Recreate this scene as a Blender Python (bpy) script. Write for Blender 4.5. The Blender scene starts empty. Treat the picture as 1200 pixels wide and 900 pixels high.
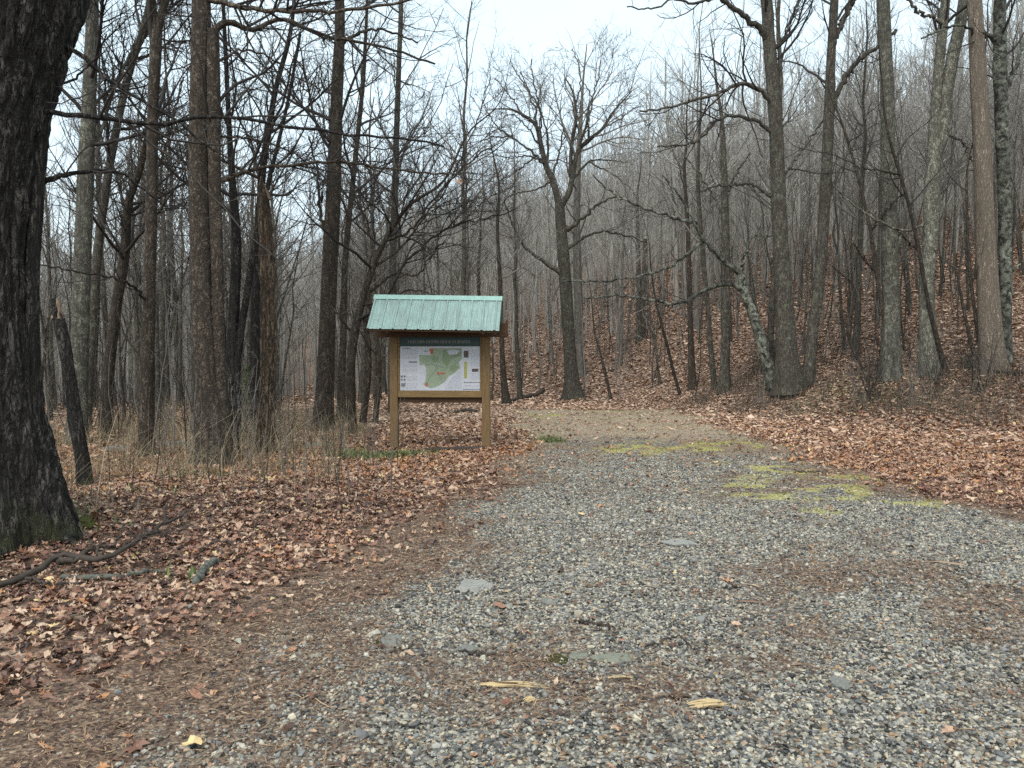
import bpy, math, random
import numpy as np

random.seed(5)
rng = np.random.default_rng(11)
scene = bpy.context.scene
col = scene.collection

# ------------------------------------------------------------------ camera model
F = 905.0; CXP, CYP, HOR = 600.0, 450.0, 425.0
CAMH = 1.6
PITCH = math.atan((CYP - HOR) / F)
cp, sp = math.cos(PITCH), math.sin(PITCH)


def P(px, py, Y):
    """the world point seen at photo pixel (px, py) at distance Y in front of the camera"""
    a = (px - CXP) / F; b = (CYP - py) / F
    dy = cp + b * sp
    dz = -sp + b * cp
    t = Y / dy
    return np.array([a * t, Y, CAMH + dz * t])


# ------------------------------------------------------------------ noise + terrain
def _h(ix, iy, seed):
    n = (ix.astype(np.int64) * 374761393 + iy.astype(np.int64) * 668265263 + seed * 982451653) & 0x7fffffff
    n = ((n ^ (n >> 13)) * 1274126177) & 0x7fffffff
    n = ((n ^ (n >> 15)) * 2246822519) & 0x7fffffff
    return (n ^ (n >> 16)).astype(np.float64) / 0x7fffffff


def vn(x, y, s, seed=0):
    x = np.asarray(x, float) * s; y = np.asarray(y, float) * s
    ix = np.floor(x); iy = np.floor(y); fx = x - ix; fy = y - iy
    fx = fx * fx * (3 - 2 * fx); fy = fy * fy * (3 - 2 * fy)
    a = _h(ix, iy, seed); b = _h(ix + 1, iy, seed); c = _h(ix, iy + 1, seed); d = _h(ix + 1, iy + 1, seed)
    return (a * (1 - fx) + b * fx) * (1 - fy) + (c * (1 - fx) + d * fx) * fy


def fbm(x, y, s, seed=0, o=4):
    r = 0; a = .5; t = 0
    for k in range(o):
        r = r + a * vn(x, y, s * 2 ** k, seed + k * 17); t += a; a *= .5
    return r / t


def ss(a, b, x):
    t = np.clip((np.asarray(x, float) - a) / (b - a), 0, 1)
    return t * t * (3 - 2 * t)


LY = ([0, 3, 4.2, 6.4, 10.7, 15, 19, 24, 31], [-1.9, -1.5, -1.3, -.65, .1, .3, .15, -.1, -.1])
RY = ([0, 6, 7.8, 9.3, 12.6, 17, 22, 28], [6.8, 6.1, 5.3, 4.9, 5.0, 5.3, 5.5, 5.5])
DY = ([0, 3, 4.6, 6.4, 10.7, 15, 20, 27], [-3.3, -2.9, -1.9, -1.15, -.2, .15, -.05, -.3])


def roadmask(x, y):
    n = (fbm(x, y, .9, 3) - .5) * 1.5 + (fbm(x, y, 3.5, 9) - .5) * .7
    d = np.minimum(np.minimum(x - np.interp(y, *LY), np.interp(y, *RY) - x), (26.5 - y) * .7)
    return ss(-.3, .45, d + n)


def leafmask(x, y):
    n = (fbm(x, y, .8, 23) - .5) * 1.3 + (fbm(x, y, 3.0, 29) - .5) * .7
    d = np.maximum(np.maximum(np.interp(y, *DY) - x, x - np.interp(y, *RY) - .1), (y - 26.5) * .7)
    return ss(-.7, .6, d + n)


MOSS = [(930, 553, 1.7, 1.1), (930, 575, 1.7, .6), (1040, 588, 1.0, .35), (760, 527, 1.6, .8), (1128, 612, .35, .22), (900, 585, .6, .2), (650, 520, .35, .25),
        (655, 772, .16, .1), (690, 767, .13, .05), (447, 752, .07, .06), (790, 525, 1.6, 1.0), (860, 520, 1.4, .8), (962, 600, .4, .18),
        (720, 482, 1.6, .5), (640, 488, 1.2, .6)]


def zt(x, y):
    x = np.asarray(x, float); y = np.asarray(y, float)
    u = .8 * x + .6 * y - 20.4
    s = (np.sqrt(u * u + 2.0) + u) / 2
    hill = 24 * np.tanh(.33 * s / 24) - .2
    hill = np.maximum(hill, 0) if False else hill * ss(-3, 2, u)
    bank = 1.0 * ss(-1.8, 1.0, u + (fbm(x, y, .35, 5) - .5) * 2.2) * ss(5, 9, x)
    left = -1.1 * ss(18, 60, y) * ss(-3, -18, x)
    off = ss(-1.0, -4.0, x) + ss(5, 8, x) + ss(26, 32, y)
    und = (fbm(x, y, .22, 41) - .5) * .5 * np.clip(off, 0, 1) + (fbm(x, y, 1.1, 43) - .5) * .12 * np.clip(off + .15, 0, 1)
    mound = .22 * np.exp(-((x + 4.9) ** 2 + (y - 7.3) ** 2) / 1.4)
    rut = -.03 * np.exp(-((x - np.interp(y, *LY) - 1.1) ** 2) / .1) - .02 * np.exp(-((x - np.interp(y, *LY) - 2.7) ** 2) / .1)
    return hill + bank + left + und + mound + rut * (y < 24)


def hit(px, py, y0=2.0, y1=170.0):
    Y = np.concatenate([np.arange(y0, 40, .03), np.arange(40, y1, .25)])
    a = (px - CXP) / F; b = (CYP - py) / F
    t = Y / (cp + b * sp)
    X = a * t; Z = CAMH + (-sp + b * cp) * t
    k = np.nonzero(Z <= zt(X, Y))[0]
    i = k[0] if len(k) else len(Y) - 1
    return np.array([X[i], Y[i], float(zt(X[i], Y[i]))])


# ------------------------------------------------------------------ mesh helpers
def mk(name, V, faces, mat, parent=None, smooth=True, attrs=None, loc=None, link=True):
    """numpy vertices and a list of (N,k) face arrays -> one linked mesh object"""
    V = np.ascontiguousarray(V, np.float32)
    if not isinstance(faces, list): faces = [faces]
    faces = [np.asarray(f, np.int32) for f in faces if len(f)]
    me = bpy.data.meshes.new(name)
    nl = sum(f.size for f in faces); nf = sum(len(f) for f in faces)
    me.vertices.add(len(V)); me.vertices.foreach_set('co', V.ravel())
    me.loops.add(nl); me.loops.foreach_set('vertex_index', np.concatenate([f.ravel() for f in faces]))
    me.polygons.add(nf)
    tot = np.concatenate([np.full(len(f), f.shape[1], np.int32) for f in faces])
    st = np.concatenate([[0], np.cumsum(tot)[:-1]]).astype(np.int32)
    me.polygons.foreach_set('loop_start', st)
    try: me.polygons.foreach_set('loop_total', tot)
    except Exception: pass
    me.polygons.foreach_set('use_smooth', np.full(nf, smooth, bool))
    for an, (dom, arr) in (attrs or {}).items():
        at = me.attributes.new(an, 'FLOAT', dom); at.data.foreach_set('value', np.ascontiguousarray(arr, np.float32))
    me.update(calc_edges=True)
    if mat: me.materials.append(mat)
    o = bpy.data.objects.new(name, me)
    if link: col.objects.link(o)
    if parent: o.parent = parent
    if loc is not None: o.location = loc
    return o


def tag(o, label, cat, group=None):
    o['label'] = label; o['category'] = cat
    if group: o['group'] = group
    return o


def stuff(o, label=None, cat=None):
    o['kind'] = 'stuff'
    if label: o['label'] = label; o['category'] = cat
    return o


def empty(name, loc, label, cat, group=None, rz=0):
    o = bpy.data.objects.new(name, None); col.objects.link(o)
    o.empty_display_size = .2; o.location = loc; o.rotation_euler = (0, 0, rz)
    return tag(o, label, cat, group)


def nrm(v): return v / np.maximum(np.linalg.norm(v, axis=-1, keepdims=True), 1e-9)


def tubes(P_, R_, s, jit=0.0, cap=False):
    """P_ (B,n,3), R_ (B,n) -> verts, quads"""
    B, n, _ = P_.shape
    T = nrm(np.gradient(P_, axis=1))
    md = nrm(P_[:, -1] - P_[:, 0])
    ref = np.where(np.abs(md[:, 2:3]) > .8, np.array([[1., .13, 0]]), np.array([[.1, .05, 1.]]))
    U = ref[:, None, :] - (ref[:, None, :] * T).sum(-1, keepdims=True) * T
    U = nrm(U); Wv = np.cross(T, U)
    a = np.arange(s) * 2 * np.pi / s
    rr = R_[:, :, None] * np.ones(s)
    if jit: rr = rr * (1 + rng.normal(0, jit, rr.shape))
    V = P_[:, :, None, :] + rr[..., None] * (np.cos(a)[:, None] * U[:, :, None, :] + np.sin(a)[:, None] * Wv[:, :, None, :])
    b = np.arange(B)[:, None, None] * n * s; i = np.arange(n - 1)[None, :, None] * s; k = np.arange(s)[None, None, :]
    k2 = (k + 1) % s
    q = np.stack([b + i + k, b + i + k2, b + i + s + k2, b + i + s + k], -1).reshape(-1, 4)
    return V.reshape(-1, 3), q


class Acc:
    def __init__(s): s.V = []; s.F = []; s.n = 0
    def add(s, V, Fq):
        if len(V) == 0: return
        s.V.append(V); s.F.append(np.asarray(Fq) + s.n); s.n += len(V)
    def tubes(s, P_, R_, sides, jit=0): s.add(*tubes(P_, R_, sides, jit))
    def out(s):
        fs = {}
        for f in s.F: fs.setdefault(f.shape[1], []).append(f)
        return np.concatenate(s.V), [np.concatenate(v) for v in fs.values()]
    def build(s, name, mat, parent=None, smooth=True, loc=None, link=True):
        V, fs = s.out()
        if loc is not None and parent is None: return mk(name, V, fs, mat, None, smooth, loc=loc, link=link)
        return mk(name, V, fs, mat, parent, smooth, link=link)


def resample(pts, n):
    """Catmull-Rom through rows of pts (any width), n samples evenly in arc length"""
    pts = np.asarray(pts, float)
    if len(pts) == 2: pts = np.vstack([pts[0], (pts[0] + pts[1]) / 2, pts[1]])
    p = np.vstack([2 * pts[0] - pts[1], pts, 2 * pts[-1] - pts[-2]])
    out = []
    for i in range(1, len(p) - 2):
        t = np.linspace(0, 1, 14, endpoint=False)[:, None]
        a, b, c, d = p[i - 1], p[i], p[i + 1], p[i + 2]
        out.append(.5 * (2 * b + (c - a) * t + (2 * a - 5 * b + 4 * c - d) * t ** 2 + (3 * b - a - 3 * c + d) * t ** 3))
    out.append(pts[-1:]); o = np.vstack(out)
    L = np.concatenate([[0], np.cumsum(np.linalg.norm(np.diff(o[:, :3], axis=0), axis=1))])
    ts = np.linspace(0, L[-1], n)
    return np.stack([np.interp(ts, L, o[:, k]) for k in range(o.shape[1])], 1)


# ------------------------------------------------------------------ branching
def grow(S, D, L, R, n, wander, trop, tip=.25):
    B = len(S); Pn = np.zeros((B, n, 3)); Pn[:, 0] = S; d = nrm(D)
    st = (L / (n - 1))[:, None]
    for i in range(1, n):
        d = nrm(d + rng.normal(0, wander, (B, 3)) + np.array([0, 0, trop]))
        Pn[:, i] = Pn[:, i - 1] + d * st
    Rn = R[:, None] * (1 - (1 - tip) * np.linspace(0, 1, n)[None, :])
    return Pn, Rn


def kids(Pp, Rp, per_m, t0, t1, ang, lr, rr, lmin, lmax, rmin, flat=0.0):
    """start, direction, length, radius for children along parents"""
    B, n, _ = Pp.shape
    Lp = np.linalg.norm(np.diff(Pp, axis=1), axis=2).sum(1)
    cnt = rng.poisson(np.maximum(Lp * per_m * (t1 - t0), .01))
    idx = np.repeat(np.arange(B), cnt)
    if len(idx) == 0: return None
    t = rng.uniform(t0, t1, len(idx)); f = t * (n - 1); i0 = np.minimum(f.astype(int), n - 2); w = (f - i0)[:, None]
    S = Pp[idx, i0] * (1 - w) + Pp[idx, i0 + 1] * w
    T = nrm(Pp[idx, i0 + 1] - Pp[idx, i0]); rp = Rp[idx, i0] * (1 - w[:, 0]) + Rp[idx, i0 + 1] * w[:, 0]
    v = rng.normal(0, 1, (len(idx), 3)); v[:, 2] *= (1 - flat)
    v = nrm(v - (v * T).sum(1, keepdims=True) * T)
    a = np.radians(rng.normal(ang, 12, len(idx)))[:, None]
    D = T * np.cos(a) + v * np.sin(a)
    L = np.clip(Lp[idx] * lr * (1 - .55 * t) * rng.uniform(.55, 1.25, len(idx)), lmin, lmax)
    R = np.maximum(np.minimum(rp * rr, L * .0135 + .002), rmin)
    return S, D, L, R


def twigs(acc, P0, R0, d, rmin, levels=3, trop=.06, t0=.25, limit=4.0, wander=.16, lf=1.0):
    """fills branches P0/R0 with two or three orders of finer wood; d scales density"""
    P1, R1 = P0, R0
    spec = [(3.0 * d, t0, 1.0, 48, .55, .6, .4, limit, 8, 4), (4.2 * d, .12, 1.0, 46, .55, .62, .25, 1.5, 6, 3), (5.2 * d, .1, 1.0, 42, .5, .7, .14, .7, 4, 3)]
    for k in range(levels):
        per, a0, a1, ang, lr, rr, lm, lx, n, s = spec[k]
        c = kids(P1, R1, per, a0, a1, ang, lr * lf, rr, lm, lx * lf, rmin)
        if c is None: return
        P1, R1 = grow(*c, n, wander, trop, .35)
        acc.tubes(P1, R1, s)


# ------------------------------------------------------------------ materials
def mat_new(name):
    m = bpy.data.materials.new(name); m.use_nodes = True
    nt = m.node_tree; b = nt.nodes['Principled BSDF']
    return m, nt, b


class N:
    """small node helper"""
    def __init__(s, nt): s.nt = nt
    def n(s, t, **kw):
        x = s.nt.nodes.new(t)
        for k, v in kw.items():
            if k.startswith('_'): setattr(x, k[1:], v)
            else:
                i = x.inputs[k.replace('__', ' ')]
                if isinstance(v, bpy.types.NodeSocket): s.nt.links.new(v, i)
                else: i.default_value = v
        return x
    def l(s, a, b): s.nt.links.new(a, b)
    def coord(s, scale=(1, 1, 1), which='Object'):
        t = s.n('ShaderNodeTexCoord'); m = s.n('ShaderNodeMapping'); s.l(t.outputs[which], m.inputs['Vector'])
        m.inputs['Scale'].default_value = scale
        return m.outputs['Vector']
    def noise(s, vec, scale, detail=5, rough=.6, dist=0):
        x = s.n('ShaderNodeTexNoise', Scale=scale, Detail=detail, Roughness=rough, Distortion=dist); s.l(vec, x.inputs['Vector'])
        return x.outputs['Fac']
    def vor(s, vec, scale, feature='F1', rnd=1.0):
        x = s.n('ShaderNodeTexVoronoi', _feature=feature, Scale=scale, Randomness=rnd); s.l(vec, x.inputs['Vector'])
        return x
    def ramp(s, fac, stops, interp='LINEAR'):
        r = s.n('ShaderNodeValToRGB'); r.color_ramp.interpolation = interp
        e = r.color_ramp.elements
        while len(e) < len(stops): e.new(.5)
        for k, (p, c) in enumerate(stops):
            e[k].position = p; e[k].color = (*c, 1) if len(c) == 3 else c
        s.l(fac, r.inputs['Fac'])
        return r.outputs['Color']
    def mix(s, fac, a, b, blend='MIX'):
        x = s.n('ShaderNodeMix', _data_type='RGBA', _blend_type=blend)
        for v, i in ((fac, 0), (a, 6), (b, 7)):
            if isinstance(v, bpy.types.NodeSocket): s.l(v, x.inputs[i])
            else: x.inputs[i].default_value = v if i == 0 else (*v, 1)
        return x.outputs[2]
    def math(s, op, a, b=0.0, clamp=False):
        x = s.n('ShaderNodeMath', _operation=op); x.use_clamp = clamp
        for v, i in ((a, 0), (b, 1)):
            if isinstance(v, bpy.types.NodeSocket): s.l(v, x.inputs[i])
            else: x.inputs[i].default_value = v
        return x.outputs[0]
    def attr(s, name): return s.n('ShaderNodeAttribute', _attribute_name=name).outputs['Fac']
    def bump(s, h, bsdf, strength=.5, dist=.02):
        b = s.n('ShaderNodeBump', Strength=strength, Distance=dist); s.l(h, b.inputs['Height'])
        s.l(b.outputs['Normal'], bsdf.inputs['Normal'])


G = lambda v: (v, v, v)


def bark(name, dark, light, lichen=(.2, .23, .17), lamt=.45, scale=14, stretch=.22, rough=.85, bumps=.8, dist=.03, moss=0):
    m, nt, b = mat_new(name); N_ = N(nt)
    c = N_.coord((1, 1, stretch)); ci = N_.coord()
    r1 = N_.math('ABSOLUTE', N_.math('SUBTRACT', N_.noise(c, scale * .55, 5, .62, .7), .5))
    r2 = N_.math('ABSOLUTE', N_.math('SUBTRACT', N_.noise(N_.coord((1, 1, stretch * 2.2)), scale * 1.3, 4, .6, .4), .5))
    v = N_.math('MINIMUM', N_.math('MULTIPLY', r1, 2.0), N_.math('MULTIPLY', r2, 3.2))
    fine = N_.noise(c, scale * 5, 6, .7)
    crack = N_.ramp(v, [(0.0, G(0)), (.22, G(1))])
    tone = N_.math('MULTIPLY', crack, fine)
    colr = N_.ramp(tone, [(.05, dark), (.42, tuple((d + l) / 2 for d, l in zip(dark, light))), (.75, light)])
    big = N_.noise(ci, 1.3, 5, .65)
    lm = N_.ramp(N_.noise(ci, 7, 7, .72, .4), [(1 - lamt - .05, G(0)), (1 - lamt + .09, G(1))])
    lm2 = N_.mix(1.0, lm, N_.ramp(big, [(.35, G(.1)), (.6, G(1))]), 'MULTIPLY')
    colr = N_.mix(N_.math('MULTIPLY', lm2, .75), colr, lichen)
    if moss:
        sx = N_.n('ShaderNodeSeparateXYZ'); N_.l(ci, sx.inputs[0])
        low = N_.math('SUBTRACT', moss, sx.outputs[2], True)
        mf = N_.math('MULTIPLY', low, N_.ramp(N_.noise(ci, 5, 5), [(.42, G(0)), (.6, G(1))]))
        colr = N_.mix(mf, colr, (.075, .085, .025))
    oi = N_.n('ShaderNodeObjectInfo').outputs['Random']
    hv = N_.n('ShaderNodeHueSaturation', Color=colr); N_.l(N_.math('ADD', N_.math('MULTIPLY', oi, .5), .75), hv.inputs['Value'])
    N_.l(hv.outputs[0], b.inputs['Base Color']); b.inputs['Roughness'].default_value = rough
    b.inputs['Specular IOR Level'].default_value = .25
    h = N_.math('ADD', N_.math('MULTIPLY', crack, .8), N_.math('MULTIPLY', fine, .5))
    N_.bump(h, b, bumps, dist)
    return m


def twigmat(name, a, bcol):
    m, nt, b = mat_new(name); N_ = N(nt)
    oi = N_.n('ShaderNodeObjectInfo').outputs['Random']
    f = N_.noise(N_.coord(), 2.0, 3)
    c = N_.mix(N_.math('MULTIPLY', N_.math('ADD', f, oi), .5), a, bcol)
    N_.l(c, b.inputs['Base Color']); b.inputs['Roughness'].default_value = .8; b.inputs['Specular IOR Level'].default_value = .2
    return m


M = {}
M['bark_dark'] = bark('dark_furrowed_bark', (.011, .0095, .008), (.11, .096, .082), (.07, .068, .06), .3, 16, .16, bumps=1, dist=.05, moss=.5)
M['bark_tan'] = bark('knobbly_tan_bark', (.04, .03, .022), (.30, .235, .175), (.3, .28, .22), .35, 20, .45)
M['bark_oak'] = bark('furrowed_oak_bark', (.014, .012, .0105), (.18, .16, .14), (.13, .13, .115), .3, 17, .14, bumps=1, dist=.05, moss=.45)
M['rotten'] = bark('rotten_barkless_wood', (.04, .029, .02), (.31, .225, .15), (.24, .105, .05), .38, 13, .1, bumps=1, dist=.04)
M['bark_brown'] = bark('dark_brown_bark', (.024, .018, .013), (.165, .13, .097), (.12, .12, .09), .4, 20, .25)
M['bark_mid'] = bark('grey_brown_bark', (.042, .036, .029), (.24, .205, .165), (.2, .215, .15), .45, 22, .2)
M['bark_green'] = bark('lichen_green_bark', (.06, .055, .043), (.33, .31, .25), (.33, .35, .26), .45, 20, .22)
M['bark_pale'] = bark('pale_brown_bark', (.10, .08, .06), (.34, .275, .215), (.26, .26, .2), .35, 26, .12)
M['bark_patchy'] = bark('lichen_patched_bark', (.014, .013, .011), (.075, .068, .057), (.31, .325, .255), .52, 18, .3)
M['bark_far_haze'] = bark('far_haze_paled_bark', (.10, .09, .077), (.33, .30, .255), (.32, .32, .27), .4, 16, .2, bumps=.4)  # grey bark, its colour lightened to stand in for haze over distance
M['twig_dark'] = twigmat('dark_twig', (.022, .019, .017), (.06, .052, .045))
M['twig_mid'] = twigmat('grey_twig', (.09, .08, .07), (.19, .17, .15))
M['twig_far_haze'] = twigmat('far_haze_paled_twig', (.22, .205, .182), (.35, .328, .292))  # twigs paled the same way, distance fading put into their colour


def simple(name, c, rough=.7, c2=None, scale=8, bump=0, spec=.3, stretch=(1, 1, 1)):
    m, nt, b = mat_new(name); N_ = N(nt)
    f = N_.noise(N_.coord(stretch), scale, 6, .65)
    cc = N_.ramp(f, [(.3, c), (.7, c2 or tuple(x * .7 for x in c))])
    N_.l(cc, b.inputs['Base Color']); b.inputs['Roughness'].default_value = rough
    b.inputs['Specular IOR Level'].default_value = spec
    if bump: N_.bump(f, b, bump, .01)
    return m


def rndmat(name, stops, rough=.6, spec=.3, tex=0.0, tscale=60):
    """one colour per piece, from the per-face number rnd"""
    m, nt, b = mat_new(name); N_ = N(nt)
    c = N_.ramp(N_.attr('rnd'), stops)
    if tex:
        f = N_.noise(N_.coord(), tscale, 4, .7)
        c = N_.mix(tex, c, N_.ramp(f, [(.3, G(.35)), (.7, G(1))]), 'MULTIPLY')
    N_.l(c, b.inputs['Base Color']); b.inputs['Roughness'].default_value = rough; b.inputs['Specular IOR Level'].default_value = spec
    return m


LEAFSTOPS = [(0, (.035, .02, .017)), (.18, (.10, .048, .033)), (.36, (.205, .097, .062)), (.54, (.305, .162, .104)), (.72, (.42, .27, .18)), (.86, (.54, .39, .27)), (.92, (.40, .17, .07)), (1, (.62, .45, .22))]
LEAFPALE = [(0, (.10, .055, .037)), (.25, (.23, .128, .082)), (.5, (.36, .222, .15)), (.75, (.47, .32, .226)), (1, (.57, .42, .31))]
M['leaf'] = rndmat('dead_leaf', LEAFSTOPS, .5, .4, .35, 90)
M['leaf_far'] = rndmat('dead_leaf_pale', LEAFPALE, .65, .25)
GRAV = [(0, (0.022, 0.022, 0.020)), (.13, (0.054, 0.052, 0.046)), (.25, (0.122, 0.121, 0.121)), (.35, (0.171, 0.157, 0.121)), (.45, (0.198, 0.203, 0.200)), (.55, (0.253, 0.230, 0.177)), (.64, (0.307, 0.298, 0.273)), (.73, (0.370, 0.324, 0.238)), (.82, (0.445, 0.416, 0.348)), (.89, (0.509, 0.449, 0.334)), (.94, (0.325, 0.216, 0.121)), (1, (0.180, 0.103, 0.064))]
M['stone'] = rndmat('crushed_gravel', GRAV, .6, .35, .45, 70)
M['needle'] = rndmat('dead_needles', [(0, (.045, .028, .022)), (.4, (.15, .088, .058)), (.72, (.28, .18, .11)), (1, (.48, .36, .22))], .7)
M['drygrass'] = rndmat('dry_grass', [(0, (.08, .058, .035)), (.5, (.22, .17, .105)), (1, (.40, .33, .21))], .8)
M['brush'] = rndmat('dead_brush', [(0, (.03, .025, .02)), (.6, (.09, .072, .055)), (1, (.24, .2, .15))], .8)
M['green'] = rndmat('green_weed', [(0, (.04, .055, .02)), (.5, (.095, .135, .045)), (.8, (.19, .22, .08)), (1, (.27, .23, .12))], .6)
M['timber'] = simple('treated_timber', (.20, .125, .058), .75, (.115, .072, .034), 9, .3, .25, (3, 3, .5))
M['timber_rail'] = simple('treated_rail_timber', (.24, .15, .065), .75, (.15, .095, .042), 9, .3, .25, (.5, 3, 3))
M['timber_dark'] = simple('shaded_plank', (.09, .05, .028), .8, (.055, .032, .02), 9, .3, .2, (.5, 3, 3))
M['wood_tan'] = simple('weathered_split_wood', (.24, .17, .11), .8, (.13, .09, .06), 20, .6, .2, (3, 3, .3))
M['wood_pale'] = simple('split_wood', (.50, .385, .215), .7, (.36, .26, .14), 30, .6, .2, (.3, 3, 3))
M['wood_red'] = simple('bare_red_wood', (.165, .108, .072), .85, (.055, .042, .033), 6, .8, .2, (3, 3, .35))
M['stick'] = simple('dark_stick', (.06, .045, .034), .75, (.028, .022, .018), 14, .5)
M['stick_lichen'] = simple('lichen_stick', (.15, .155, .125), .85, (.03, .026, .022), 26, .6)
M['rock_pale'] = simple('pale_stone', (.30, .29, .26), .75, (.17, .165, .145), 9, .5)
M['rock_grey'] = simple('grey_stone', (.22, .21, .185), .75, (.12, .125, .11), 9, .6)
M['rock_moss'] = simple('mossy_stone', (.2, .2, .175), .8, (.15, .155, .10), 7, .6)
M['moss'] = simple('moss_cushion', (.085, .09, .025), .95, (.045, .048, .02), 22, 1, .1)

# roof
m, nt, b = mat_new('mint_metal_roof'); N_ = N(nt)
c = N_.coord((1, 1, 1)); st = N_.noise(N_.coord((46, 2.0, 2.0)), 1.3, 7, .75); bl = N_.noise(c, 3, 5)
f = N_.math('MULTIPLY', N_.ramp(st, [(.36, G(0)), (.56, G(1))]), N_.ramp(bl, [(.3, G(.5)), (.6, G(1))]))
cc = N_.mix(f, (.27, .40, .355), (.17, .21, .19))
N_.l(cc, b.inputs['Base Color']); b.inputs['Roughness'].default_value = .42; b.inputs['Specular IOR Level'].default_value = .45
M['roof'] = m
M['trim'] = simple('mint_metal_trim', (.26, .42, .36), .45, (.21, .33, .285), 6, 0, .45)
for nm, c1, c2, sc in (('paper', (.50, .50, .53), (.45, .455, .48), 5), ('banner', (.012, .05, .046), (.03, .045, .04), 4), ('banner_text', (.16, .17, .16), (.10, .11, .10), 6),
                       ('map_green', (.22, .27, .18), (.28, .325, .23), 5), ('map_dark', (.16, .205, .115), (.2, .25, .15), 7), ('ink', (.10, .10, .12), (.2, .2, .22), 20), ('ink_pale', (.38, .39, .43), (.44, .45, .49), 20),
                       ('ink_red', (.42, .09, .06), (.35, .12, .08), 9), ('ink_orange', (.40, .12, .05), (.3, .09, .04), 9), ('ink_yellow', (.36, .36, .08), (.3, .3, .07), 9),
                       ('photo', (.11, .07, .055), (.05, .045, .04), 30)):
    M[nm] = simple('print_' + nm, c1, .4, c2, sc, 0, .3)

# ground
m, nt, b = mat_new('forest_ground'); N_ = N(nt)
c = N_.coord()
warp = N_.n('ShaderNodeTexNoise', Scale=9, Detail=3); N_.l(c, warp.inputs['Vector'])
wv = N_.n('ShaderNodeVectorMath', _operation='SCALE'); wv.inputs['Scale'].default_value = .09; N_.l(warp.outputs['Color'], wv.inputs[0])
cw = N_.n('ShaderNodeVectorMath', _operation='ADD'); N_.l(c, cw.inputs[0]); N_.l(wv.outputs[0], cw.inputs[1])
vl = N_.vor(cw.outputs[0], 11); sx = N_.n('ShaderNodeSeparateColor'); N_.l(vl.outputs['Color'], sx.inputs[0])
lc = N_.ramp(sx.outputs[0], [(0, (.09, .05, .033)), (.3, (.22, .132, .092)), (.6, (.37, .243, .172)), (.85, (.48, .34, .25)), (1, (.56, .42, .32))])
edge = N_.ramp(vl.outputs['Distance'], [(.3, G(1)), (.75, G(.35))])
lc = N_.mix(1.0, lc, edge, 'MULTIPLY')
lc = N_.mix(.5, lc, N_.ramp(N_.noise(c, .5, 6, .7), [(.3, G(.45)), (.65, G(1))]), 'MULTIPLY')
vg = N_.vor(c, 38); sg = N_.n('ShaderNodeSeparateColor'); N_.l(vg.outputs['Color'], sg.inputs[0])
gc = N_.ramp(sg.outputs[0], GRAV)
gc = N_.mix(1.0, gc, N_.ramp(vg.outputs['Distance'], [(.35, G(1)), (.8, G(.3))]), 'MULTIPLY')
vn_ = N_.vor(N_.coord((1, 1, 1)), 60); sn = N_.n('ShaderNodeSeparateColor'); N_.l(vn_.outputs['Color'], sn.inputs[0])
nc = N_.ramp(sn.outputs[0], [(0, (.045, .03, .024)), (.4, (.12, .08, .058)), (.8, (.22, .15, .105)), (1, (.36, .27, .18))])
road = N_.attr('road'); leaf = N_.attr('leaf'); need = N_.attr('needles'); moss = N_.attr('moss')
hf = N_.noise(c, 14, 6, .75)
def sharp(a, w=.35): return N_.ramp(N_.math('ADD', a, N_.math('MULTIPLY', N_.math('SUBTRACT', hf, .5), 1.3)), [(.5 - w / 2, G(0)), (.5 + w / 2, G(1))])
sy = N_.n('ShaderNodeSeparateXYZ'); N_.l(c, sy.inputs[0])
farf = N_.n('ShaderNodeMapRange', From__Min=9.5, From__Max=19.0); N_.l(sy.outputs[1], farf.inputs['Value'])
tanc = N_.ramp(sn.outputs[0], [(0, (.13, .095, .066)), (.4, (.27, .205, .145)), (.8, (.37, .295, .21)), (1, (.46, .40, .29))])
tanc = N_.mix(N_.ramp(N_.noise(c, .9, 5), [(.45, G(0)), (.7, G(.6))]), tanc, (.24, .225, .11))
nc = N_.mix(farf.outputs[0], nc, tanc)
colr = N_.mix(sharp(road), nc, gc)
colr = N_.mix(sharp(need), colr, nc)
colr = N_.mix(sharp(leaf), colr, lc)
mossc = N_.ramp(N_.noise(c, 30, 4), [(.3, (.23, .215, .065)), (.7, (.43, .40, .13))])
colr = N_.mix(sharp(moss), colr, mossc)
N_.l(colr, b.inputs['Base Color']); b.inputs['Roughness'].default_value = .8; b.inputs['Specular IOR Level'].default_value = .2
hh = N_.math('ADD', N_.math('MULTIPLY', N_.math('SUBTRACT', 1.0, vl.outputs['Distance']), N_.math('MULTIPLY', leaf, 1.2)), N_.math('MULTIPLY', N_.math('SUBTRACT', 1.0, vg.outputs['Distance']), .6))
N_.bump(hh, b, .9, .03)
M['ground'] = m

# ------------------------------------------------------------------ ground
def axis(segs):
    out = [segs[0][0]]
    for a, b_, s in segs:
        k = max(1, round((b_ - a) / s)); out += list(np.linspace(a, b_, k + 1)[1:])
    return np.array(out)


gx = axis([(-260, -120, 14), (-120, -40, 2.5), (-40, -14, .6), (-14, -7, .2), (-7, 8, .07), (8, 14, .2), (14, 40, .6), (40, 120, 2.5), (120, 260, 14)])
gy = axis([(-40, 0, 2), (0, 2, .3), (2, 12, .07), (12, 32, .14), (32, 60, .6), (60, 140, 2.5), (140, 340, 20)])
XX, YY = np.meshgrid(gx, gy); xf, yf = XX.ravel(), YY.ravel()
road_a = roadmask(xf, yf); leaf_a = leafmask(xf, yf)


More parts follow.
